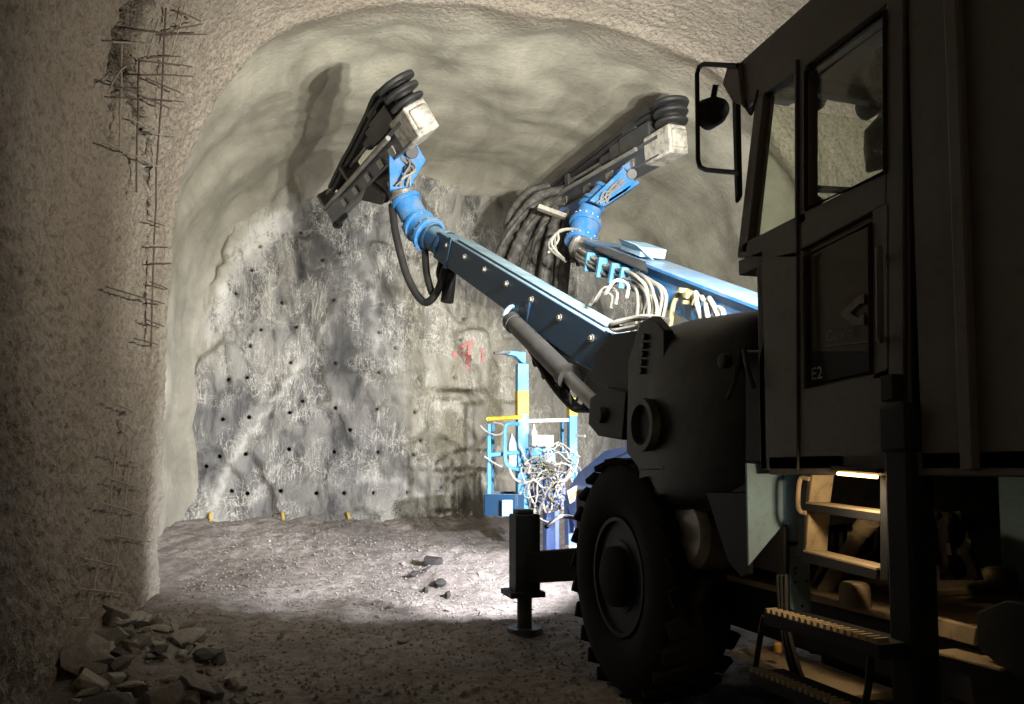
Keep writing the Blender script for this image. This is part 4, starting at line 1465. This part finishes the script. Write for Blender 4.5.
cap(Vector((*PZ(855, 606, DZ + .03).xy, DZ + .03)), .062, .10)
cap(Vector((*PZ(1001, 591, DZ + .03).xy, DZ + .03)), .075, .11)
mb = MB()
tp = PZ(832, 622, .66)
mb.box(tp.x - .02, tp.x + .2, tp.y - .14, tp.y + .05, .64, .70); 
part(mb, 'tool_tray', 'deck', bevel=.01)
mb = MB(); mb.prism([PX(932, 650, 2.2), PX(1000, 668, 2.2), PX(1000, 672, 2.2), PX(932, 654, 2.2)], (.16, .0, 0))
part(mb, 'side_shelf', 'deck', bevel=.004)
mb = MB(); mb.box(2.1, 2.34, 2.5, 3.3, .50, .53)
part(mb, 'side_shelf', 'deck', bevel=.004)
# diagonal cylinder, rods and cables seen under the cab
mb = MB(); mb.cyl(PX(824, 592, 2.45), PX(862, 530, 2.5), .035); mb.cyl(PX(862, 530, 2.5), PX(870, 520, 2.5), .045)
part(mb, 'steering_cylinder', 'deck')
for k in range(7):
    a, b_ = (812 + 8 * k, 585 - 4 * k), (822 + 9 * k, 520 - 5 * (k % 3))
    mb = MB(); mb.tube(spline([PX(*a, 2.5 + .06 * k), PX((a[0] + b_[0]) / 2 + 6, (a[1] + b_[1]) / 2 + 8, 2.5 + .06 * k), PX(*b_, 2.6 + .05 * k)], 5), .011, 6)
    part(mb, 'hose', 'rubber' if k % 3 else 'deck', deck)
mb = MB()
for k in range(3):
    mb.tube(spline([PX(778 + 4 * k, 575, 2.1), PX(782 + 3 * k, 625, 2.05), PX(790 + 4 * k, 665, 2.05), PX(800 + 4 * k, 690, 2.08)], 6), .010, 6)
part(mb, 'cable', 'rubber')
mb = MB(); mb.obox(PX(778, 648, 2.12), (0, 1, 0), (0, 0, 1), .03, .03, .05)  # small orange block standing in for a spot of orange glow
part(mb, 'orange_glow_block', 'sign_orange', bevel=.01)
mb = MB(); pb = P(1036, 530, 2.75)
mb.box(pb.x - .13, pb.x + .12, pb.y - .08, pb.y + .08, .83, 1.42)
part(mb, 'support_post', 'pale_blue', bevel=.008, label='pale blue post at the right edge')
mb = MB(); mb.box(2.3, 3.8, 1.0, 1.6, .8, 2.3)
part(mb, 'engine_cover', 'chassis', bevel=.03)
mb = MB(); mb.box(3.95, 4.1, 1.0, 3.9, .5, 1.7)  # dark block added to cover the lit right wall under the cab
part(mb, 'far_side_blocker', 'chassis', bevel=.02)
mb = MB(); mb.box(2.7, 3.3, 2.75, 2.95, .83, .87)
part(mb, 'valve_cover', 'deck', bevel=.012)
mb = MB(); mb.prism([PX(930, 616, 2.28), PX(976, 628, 2.28), PX(974, 646, 2.28), PX(930, 634, 2.28)], (.03, 0, 0))
part(mb, 'side_panel', 'deck', bevel=.004)
mb = MB(); mb.prism([PX(976, 612, 2.22), PX(1006, 600, 2.22), PX(1040, 606, 2.22), PX(1040, 690, 2.22), PX(1000, 668, 2.22), PX(976, 646, 2.22)], (.04, 0, 0))
part(mb, 'side_panel', 'chassis', bevel=.006)

# --- front jack
mb = MB()
jc = Vector((2.0, 6.33, 0))
mb.box(jc.x - .11, jc.x + .11, jc.y - .11, jc.y + .11, .36, 1.02)
mb.box(jc.x - .08, jc.x + .06, jc.y - .08, jc.y + .08, 1.02, 1.06)
jack = part(mb, 'front_jack', 'chassis', bevel=.012, label='dark square stabiliser jack in front of the wheel')
mb = MB(); mb.box(jc.x - .17, jc.x + .14, jc.y - .16, jc.y + .16, .32, .37)
part(mb, 'jack_flange', 'chassis', jack, .01)
mb = MB(); mb.cyl((jc.x, jc.y, .02), (jc.x, jc.y, .36), .065)
part(mb, 'jack_leg', 'dark_steel', jack)
mb = MB(); mb.cyl((jc.x, jc.y, -.02), (jc.x, jc.y, .05), .17, .15, n=20)
part(mb, 'jack_pad', 'dark_steel', jack)
mb = MB(); mb.beam((jc.x + .05, jc.y, .56), (2.7, 5.35, .72), .24, .26)
part(mb, 'jack_arm', 'chassis', jack, .012)
mb = MB(); mb.tube(spline([P(546, 527, 6.4), P(556, 519, 6.5), P(562, 516, 6.6), P(575, 518, 6.5), P(585, 519, 6.3)], 6), .02)
part(mb, 'hose', 'rubber', jack)

# --- service basket on its arm
BY = 9.6
bp = lambda x, y, d=0: P(x, y, BY + d)
mb = MB()
a_, b_ = bp(521, 528), bp(521, 368)
mb.beam(bp(522, 531), bp(522, 414), .15, .12, (0, 1, 0))
basket = part(mb, 'service_basket', 'sky_blue', bevel=.008, label='light blue service basket with yellow bands and tangled hoses')
mb = MB(); mb.beam(bp(522, 392), bp(522, 364), .15, .12, (0, 1, 0)); mb.prism([bp(526, 366), bp(516, 356), bp(503, 353), bp(503, 350), bp(526, 352)], (0, .12, 0))
part(mb, 'post_head', 'sky_blue', basket, .006)
mb = MB(); mb.beam(bp(522, 415), bp(522, 391), .155, .125, (0, 1, 0))
part(mb, 'post_band', 'yellow', basket, .004)
mb = MB(); mb.beam(bp(494, 353), bp(510, 352), .06, .04)
part(mb, 'post_cap', 'hose_dirty', basket, .004)
mb = MB(); mb.beam(bp(572, 480), bp(572, 415), .11, .12, (0, 1, 0))
part(mb, 'post', 'sky_blue', basket, .006)
mb = MB(); mb.beam(bp(572, 416), bp(572, 398), .115, .125, (0, 1, 0))
part(mb, 'post_band', 'yellow', basket, .004)
mb = MB(); mb.tube([bp(488, 419, -.1), bp(522, 417, -.1)], .028); mb.tube([bp(488, 419, -.1), bp(492, 418, .8), bp(525, 417, .8)], .024)
part(mb, 'hand_rail', 'yellow', basket)
mb = MB(); mb.beam(bp(523, 421), bp(572, 420), .05, .045); mb.beam(bp(523, 421, .8), bp(572, 420, .8), .05, .045)
part(mb, 'top_rail', 'white_plastic', basket, .004)
for (u0, v0), (u1, v1), d in (((489, 424), (489, 500), -.1), ((493, 424), (492, 500), .8), ((527, 420), (527, 520), .8), ((489, 455), (522, 452), -.1), ((562, 420), (562, 455), .5)):
    mb = MB(); mb.tube([bp(u0, v0, d), bp(u1, v1, d)], .028)
    part(mb, 'rail_post', 'sky_blue', basket)
mb = MB(); mb.tube(spline([bp(519, 424, -.15), bp(508, 424, -.2), bp(505, 430, -.2), bp(505, 455, -.2), bp(508, 466, -.2), bp(520, 470, -.15)], 5), .026)
part(mb, 'gate_loop', 'sky_blue', basket)
mb = MB(); mb.tube(spline([bp(480, 425, -.2), bp(486, 431, -.2), bp(496, 435, -.2), bp(503, 432, -.2), bp(503, 425, -.2), bp(493, 422, -.2)], 5), .014)
part(mb, 'safety_chain', 'hose_grey', basket)
mb = MB(); mb.tube(spline([bp(484, 456, -.2), bp(494, 463, -.2), bp(502, 467, -.2)], 4), .014)
part(mb, 'safety_chain', 'hose_grey', basket)
mb = MB(); mb.prism([bp(509, 444, -.1), bp(512, 433, -.1), bp(517, 444, -.1), bp(517, 459, -.1), bp(509, 459, -.1)], (0, .08, 0)); mb.obox(bp(513, 463, -.1), (0, 1, 0), (0, 0, 1), .06, .08, .10)
part(mb, 'control_lever', 'pale_blue', basket, .006)
# floor tub
mb = MB()
q0, q1, q2, q3 = bp(485, 497, -.3), bp(523, 505, -.5), bp(523, 484, .7), bp(488, 482, .7)
z_ = min(q0.z, q1.z) - .02
tub = [(q0.x, q0.y), (q1.x - .1, q1.y - .05), (q1.x, q1.y), (q2.x, q2.y), (q3.x, q3.y)]
zb, zt = bp(500, 516, -.4).z, bp(500, 494, -.4).z
for (x1, y1), (x2, y2) in zip(tub, tub[1:] + tub[:1]):
    mb.beam((x1, y1, (zb + zt) / 2), (x2, y2, (zb + zt) / 2), .03, zt - zb)
part(mb, 'basket_tub', 'navy', basket, .005)
mb = MB(); mb.prism([(x, y, zb) for x, y in tub], (0, 0, .03))
part(mb, 'basket_floor', 'dark_steel', basket)
mb = MB(); mb.obox(bp(508, 508, -.52), (0, 1, 0), (0, 0, 1), .03, .16, .20)
part(mb, 'basket_plate', 'sky_blue', basket, .004)
# white box with a knob on it
mb = MB(); mb.obox(bp(540, 441, -.1), (0, 1, 0), (0, 0, 1), .25, .30, .15); mb.lathe([(.05, 0), (.04, .06), (.015, .1), (.015, .16), (0, .16)], bp(534, 436, -.1), (0, 0, 1), 14)
part(mb, 'control_box', 'white_plastic', basket, .01, label='white control box')
mb = MB(); mb.obox(bp(541, 456, -.05), (0, 1, 0), (0, 0, 1), .2, .34, .22); mb.obox(bp(535, 470, -.05), (0, 1, 0), (0, 0, 1), .2, .18, .2)
part(mb, 'box_stand', 'sky_blue', basket, .008)
mb = MB(); mb.obox(bp(548, 490, .1), (0, 1, 0), (0, 0, 1), .4, .36, .5); mb.beam(bp(551, 500, -.1), bp(551, 552, -.1), .18, .16, (0, 1, 0))
part(mb, 'arm_head', 'violet_blue', basket, .01)
mb = MB(); mb.obox(bp(525, 515, -.12), (0, 1, 0), (0, 0, 1), .12, .16, .12)
part(mb, 'foot_block', 'yellow', basket, .006)
# tangled hoses in front of it
tr_ = random.Random(3)
for k in range(30):
    cx_, cy_ = tr_.uniform(534, 566), tr_.uniform(456, 500)
    rx, ry = tr_.uniform(7, 22), tr_.uniform(7, 24)
    a0, sw = tr_.uniform(0, 6.28), tr_.uniform(2.5, 5.5)
    pts = []
    for j in range(7):
        an = a0 + sw * j / 6
        d = -.16 - .22 * tr_.random()
        x_ = min(max(cx_ + rx * math.cos(an), 526), 576); y_ = min(max(cy_ + ry * math.sin(an), 444), 519)
        pts.append(bp(x_ + tr_.uniform(-5, 5), y_ + tr_.uniform(-5, 5), d))
    mb = MB(); mb.tube(spline(pts, 5), tr_.choice([.008, .010, .013]), 6)
    part(mb, 'hose', tr_.choice(['hose_white', 'hose_grey', 'hose_grey', 'white_plastic', 'yellow' if k % 5 == 0 else 'hose_grey']), basket)
for pts in ([(519, 444), (530, 466), (548, 474), (562, 462)], [(511, 455), (510, 470), (520, 482), (540, 480), (556, 470)], [(521, 492), (517, 503), (524, 512), (545, 508), (560, 488), (572, 470)], [(556, 444), (566, 450), (570, 470), (560, 485)]):
    mb = MB(); mb.tube(spline([bp(x, y, -.2) for x, y in pts], 6), .016, 7)
    part(mb, 'hose', 'hose_white', basket)
mb = MB(); mb.tube([bp(572, 435, .0), bp(585, 436, -.2)], .02)
part(mb, 'side_pin', 'hose_white', basket)
# arm that carries the basket
mb = MB()
mb.prism([P(564, 496, 8.9), P(578, 473, 8.6), P(604, 451, 7.6), P(650, 440, 6.8), P(660, 480, 6.6), P(600, 520, 7.8), P(575, 530, 8.6)], (.12, 0, 0))
mb.beam(P(570, 500, 8.9), P(572, 570, 8.9), .12, .14, (0, 1, 0))
arm = part(mb, 'basket_arm', 'violet_blue', bevel=.01, label='sloping blue arm with a warning sign behind the wheel')
s_ = [P(567, 491, 8.55), P(577, 485, 8.55), P(580, 498, 8.55), P(570, 504, 8.55)]
mb = MB(); mb.prism(s_, (0, .012, 0))
sg = part(mb, 'warning_sign', 'sign_white', arm, .001)
for k in (0, 1):
    x_ = 571.5 + 4.2 * k; y_ = 497 - 2.4 * k
    mb = MB(); mb.prism([P(x_ - 1.7, y_ + 2.6, 8.54), P(x_ + 1.9, y_ + .6, 8.54), P(x_ - .3, y_ - 3.6, 8.54)], (0, .006, 0))
    part(mb, 'warning_triangle', 'sign_orange', sg)
mb = MB(); mb.beam(P(572, 545, 8.85), P(574, 566, 8.85), .13, .15, (0, 1, 0))
part(mb, 'arm_foot', 'white_plastic', arm, .004)

# ------------------------------------------------------------------ cloth in the cab window, sheet under the cab
mb = MB()
pts2 = [(868, 62), (862, 72), (866, 88), (872, 100), (880, 104), (878, 116), (872, 132), (868, 150), (866, 172)]
vs_, fs = [], []
for i, (a, b_) in enumerate(pts2):
    for j in range(6):
        t = j / 5
        vs_.append(PX(a + (898 - a) * t, b_ - 18 * t, JX + .14 + .03 * math.sin(i * 1.7 + j * 2.1)))
for i in range(len(pts2) - 1):
    for j in range(5):
        fs.append((i * 6 + j, i * 6 + j + 1, (i + 1) * 6 + j + 1, (i + 1) * 6 + j))
mb.add(vs_, fs)
o = mb.build('jacket', M['cloth'])
sol = o.modifiers.new('thickness', 'SOLIDIFY'); sol.thickness = .04
tag(o, 'dark crumpled jacket hanging inside the cab side window', 'jacket')

mb = MB()
vs_, fs = [], []
bx = [(945, 505), (958, 502), (966, 530), (976, 575)]
rw, cl = 12, 9
for i in range(rw):
    t = i / (rw - 1)
    for j in range(cl):
        s = j / (cl - 1)
        x_ = 936 + (22 + 22 * t) * s + 4 * t; y_ = 512 + 68 * t
        vs_.append(PX(x_, y_, 2.55 + .06 * math.sin(s * 9 + t * 4) + .04 * math.sin(t * 13 + s * 5) + .15 * t))
for i in range(rw - 1):
    for j in range(cl - 1): fs.append((i * cl + j, i * cl + j + 1, (i + 1) * cl + j + 1, (i + 1) * cl + j))
mb.add(vs_, fs)
o = mb.build('plastic_sheet', M['plastic_sheet'])
sol = o.modifiers.new('thickness', 'SOLIDIFY'); sol.thickness = .01
tag(o, 'crumpled black plastic sheet heaped on the deck under the cab', 'plastic sheet')

# ------------------------------------------------------------------ rubble


def rock_mesh(seed, squash):
    r = random.Random(seed)
    bm = bmesh.new()
    for k in range(13):
        d = Vector((r.gauss(0, 1), r.gauss(0, 1), r.gauss(0, 1))).normalized()
        bm.verts.new(Vector((d.x, d.y * squash[0], d.z * squash[1])) * r.uniform(.75, 1.1))
    bmesh.ops.convex_hull(bm, input=bm.verts)
    bmesh.ops.delete(bm, geom=[v for v in bm.verts if not v.link_faces], context='VERTS')
    bmesh.ops.bevel(bm, geom=bm.edges[:], offset=.025, segments=1, affect='EDGES')
    me = bpy.data.meshes.new('rock')
    bm.to_mesh(me); bm.free()
    return me


ROCKS = {}
for mk in ('stone_pale', 'stone_mid', 'stone_dark', 'clod'):
    ROCKS[mk] = []
    for s in range(6):
        me = rock_mesh(100 + s, [(.8, .6), (.6, .5), (.9, .7), (.7, .35), (.55, .6), (.85, .5)][s])
        me.materials.append(M[mk]); ROCKS[mk].append(me)


def rock(x, y, r, mk, label, group, sink=.35, z=None, cat='rock', name='rock'):
    o = bpy.data.objects.new(name, rnd.choice(ROCKS[mk]))
    COL.objects.link(o)
    o.scale = (r, r, r)
    o.rotation_euler = (rnd.uniform(-.5, .5), rnd.uniform(-.5, .5), rnd.uniform(0, 6.28))
    o.location = (x, y, (ground(x, y) if z is None else z) + r * (.55 - sink))
    tag(o, label, cat, group)
    return o


BIG = [(82, 664, .20, 'stone_mid', 'large brown-grey boulder at the left end of the rubble heap'),
       (92, 632, .14, 'stone_mid', 'upright pointed rock against the wall under the bare mesh'),
       (186, 636, .15, 'stone_pale', 'big pale slab on top of the rubble heap'),
       (196, 665, .20, 'stone_mid', 'long sloping rock on the right flank of the rubble heap'),
       (128, 612, .07, 'stone_dark', 'dark split stone on top of the rubble heap'),
       (130, 625, .08, 'stone_pale', 'pale square-edged stone on top of the rubble heap'),
       (160, 676, .15, 'stone_mid', 'squat rock low in the middle of the rubble heap'),
       (110, 690, .22, 'stone_dark', 'largest dark boulder at the bottom edge of the rubble heap'),
       (97, 660, .10, 'stone_pale', 'light stone beside the large boulder'),
       (208, 640, .16, 'stone_dark', 'dark rock in the gap right of the pale slab')]
for hx, hy, r, mk, lb in BIG:
    p = PZ(hx, hy, .25)
    x, y = max(p.x, -1.22 + r * .5), p.y
    rock(x, y, r, mk, lb, 'rubble heap at the foot of the left wall', .15)
count = 0
while count < 170:
    hx, hy = rnd.uniform(48, 268), rnd.uniform(600, 712)
    if hy < 604 + max(0, hx - 165) * .65 or hy < 640 - (hx - 48) * .5: continue
    p = PZ(hx, hy, .18)
    if p.x < -1.2: continue
    r = rnd.choice([.03, .035, .04, .05, .06, .07, .09, .11])
    mk = rnd.choice(['stone_pale', 'stone_pale', 'stone_mid', 'stone_mid', 'stone_dark'])
    rock(p.x, p.y, r, mk, {'stone_pale': 'small pale broken stone in the rubble heap by the left wall', 'stone_mid': 'small brown-grey stone in the rubble heap by the left wall', 'stone_dark': 'small dark stone in the rubble heap by the left wall'}[mk], 'rubble heap at the foot of the left wall', rnd.uniform(.0, .3))
    count += 1
# black clods on the bright floor
for k, (hx, hy, r, lb) in enumerate(((432, 569, .10, 'largest black clod on the bright floor before the face'), (440, 580, .07, 'black clod just right of the largest one on the bright floor'), (426, 584, .05, 'small black clod in front of the largest one'), (448, 585, .05, 'small black clod at the right end of the dark cluster'), (413, 576, .05, 'small black clod left of the dark cluster'))):
    p = PZ(hx, hy, .16)
    rock(p.x, p.y, r * 1.45, 'clod', lb, 'black clods on the floor', .1)
for k in range(60):
    hx, hy = rnd.uniform(240, 540), rnd.uniform(545, 690)
    p = PZ(hx, hy, 0.05)
    if p.y > 11.5: continue
    rock(p.x, p.y, rnd.choice([.018, .022, .028, .036, .05]), rnd.choice(['stone_pale', 'stone_mid', 'stone_mid']), 'small loose stone lying on the gravel floor', 'loose stones on the floor', .25, name='stone', cat='stone')
p = PZ(396, 664, 0); rock(p.x, p.y, .032, 'stone_pale', 'bright white pebble on the dark foreground floor', 'loose stones on the floor', .2, name='stone', cat='stone')
# gravel that nobody could count
n = 5200
gxr, gyr = rng.uniform(-1.05, 2.6, n), 3.2 + 9.2 * rng.random(n) ** 1.2
rad = rng.choice([.008, .011, .015, .02], n)
gz = floor_z(gxr, gyr)
octv = np.array([(1, 0, 0), (-1, 0, 0), (0, 1, 0), (0, -1, 0), (0, 0, .8), (0, 0, -.6)], float)
octf = np.array([(0, 2, 4), (2, 1, 4), (1, 3, 4), (3, 0, 4), (2, 0, 5), (1, 2, 5), (3, 1, 5), (0, 3, 5)])
ang = rng.uniform(0, 6.28, n)
jit = rng.uniform(.6, 1.25, (n, 6, 1))
ov = octv[None] * jit * rad[:, None, None]
rx_ = ov[..., 0] * np.cos(ang)[:, None] - ov[..., 1] * np.sin(ang)[:, None]
ry_ = ov[..., 0] * np.sin(ang)[:, None] + ov[..., 1] * np.cos(ang)[:, None]
gv = np.stack([rx_ + gxr[:, None], ry_ + gyr[:, None], ov[..., 2] + (gz + rad * .3)[:, None]], -1).reshape(-1, 3)
gf = (octf[None] + (np.arange(n) * 6)[:, None, None]).reshape(-1, 3)
o, _ = np_mesh('gravel', gv, gf, M['stone_mid'])
o.data.polygons.foreach_set('use_smooth', np.zeros(len(gf), bool))
tag(o, 'loose fine gravel strewn over the tunnel floor', 'gravel', kind='stuff')

# ------------------------------------------------------------------ warm fill lamp added out of view behind the camera
mb = MB(); mb.lathe([(0, .12), (.06, .12), (.10, .05), (.17, -.10), (.16, -.10), (.09, .03), (0, .06)], FILL_LAMP_REAR, (0, 0, 1), 22)
tl = mb.build('rear_fill_lamp', M['chassis'])
tag(tl, 'added bell-shaped fill lamp, unseen behind the camera', 'lamp')
mb = MB(); mb.lathe([(0, -.06), (.045, -.03), (.05, .0), (.03, .05), (0, .06)], FILL_LAMP_REAR, (0, 0, 1), 14)
mb.build('bulb', M['warm_lens'], tl)
mb = MB(); mb.tube([FILL_LAMP_REAR + Vector((0, 0, .12)), FILL_LAMP_REAR + Vector((-.05, 0, .75))], .012)
mb.build('cord', M['rubber'], tl)
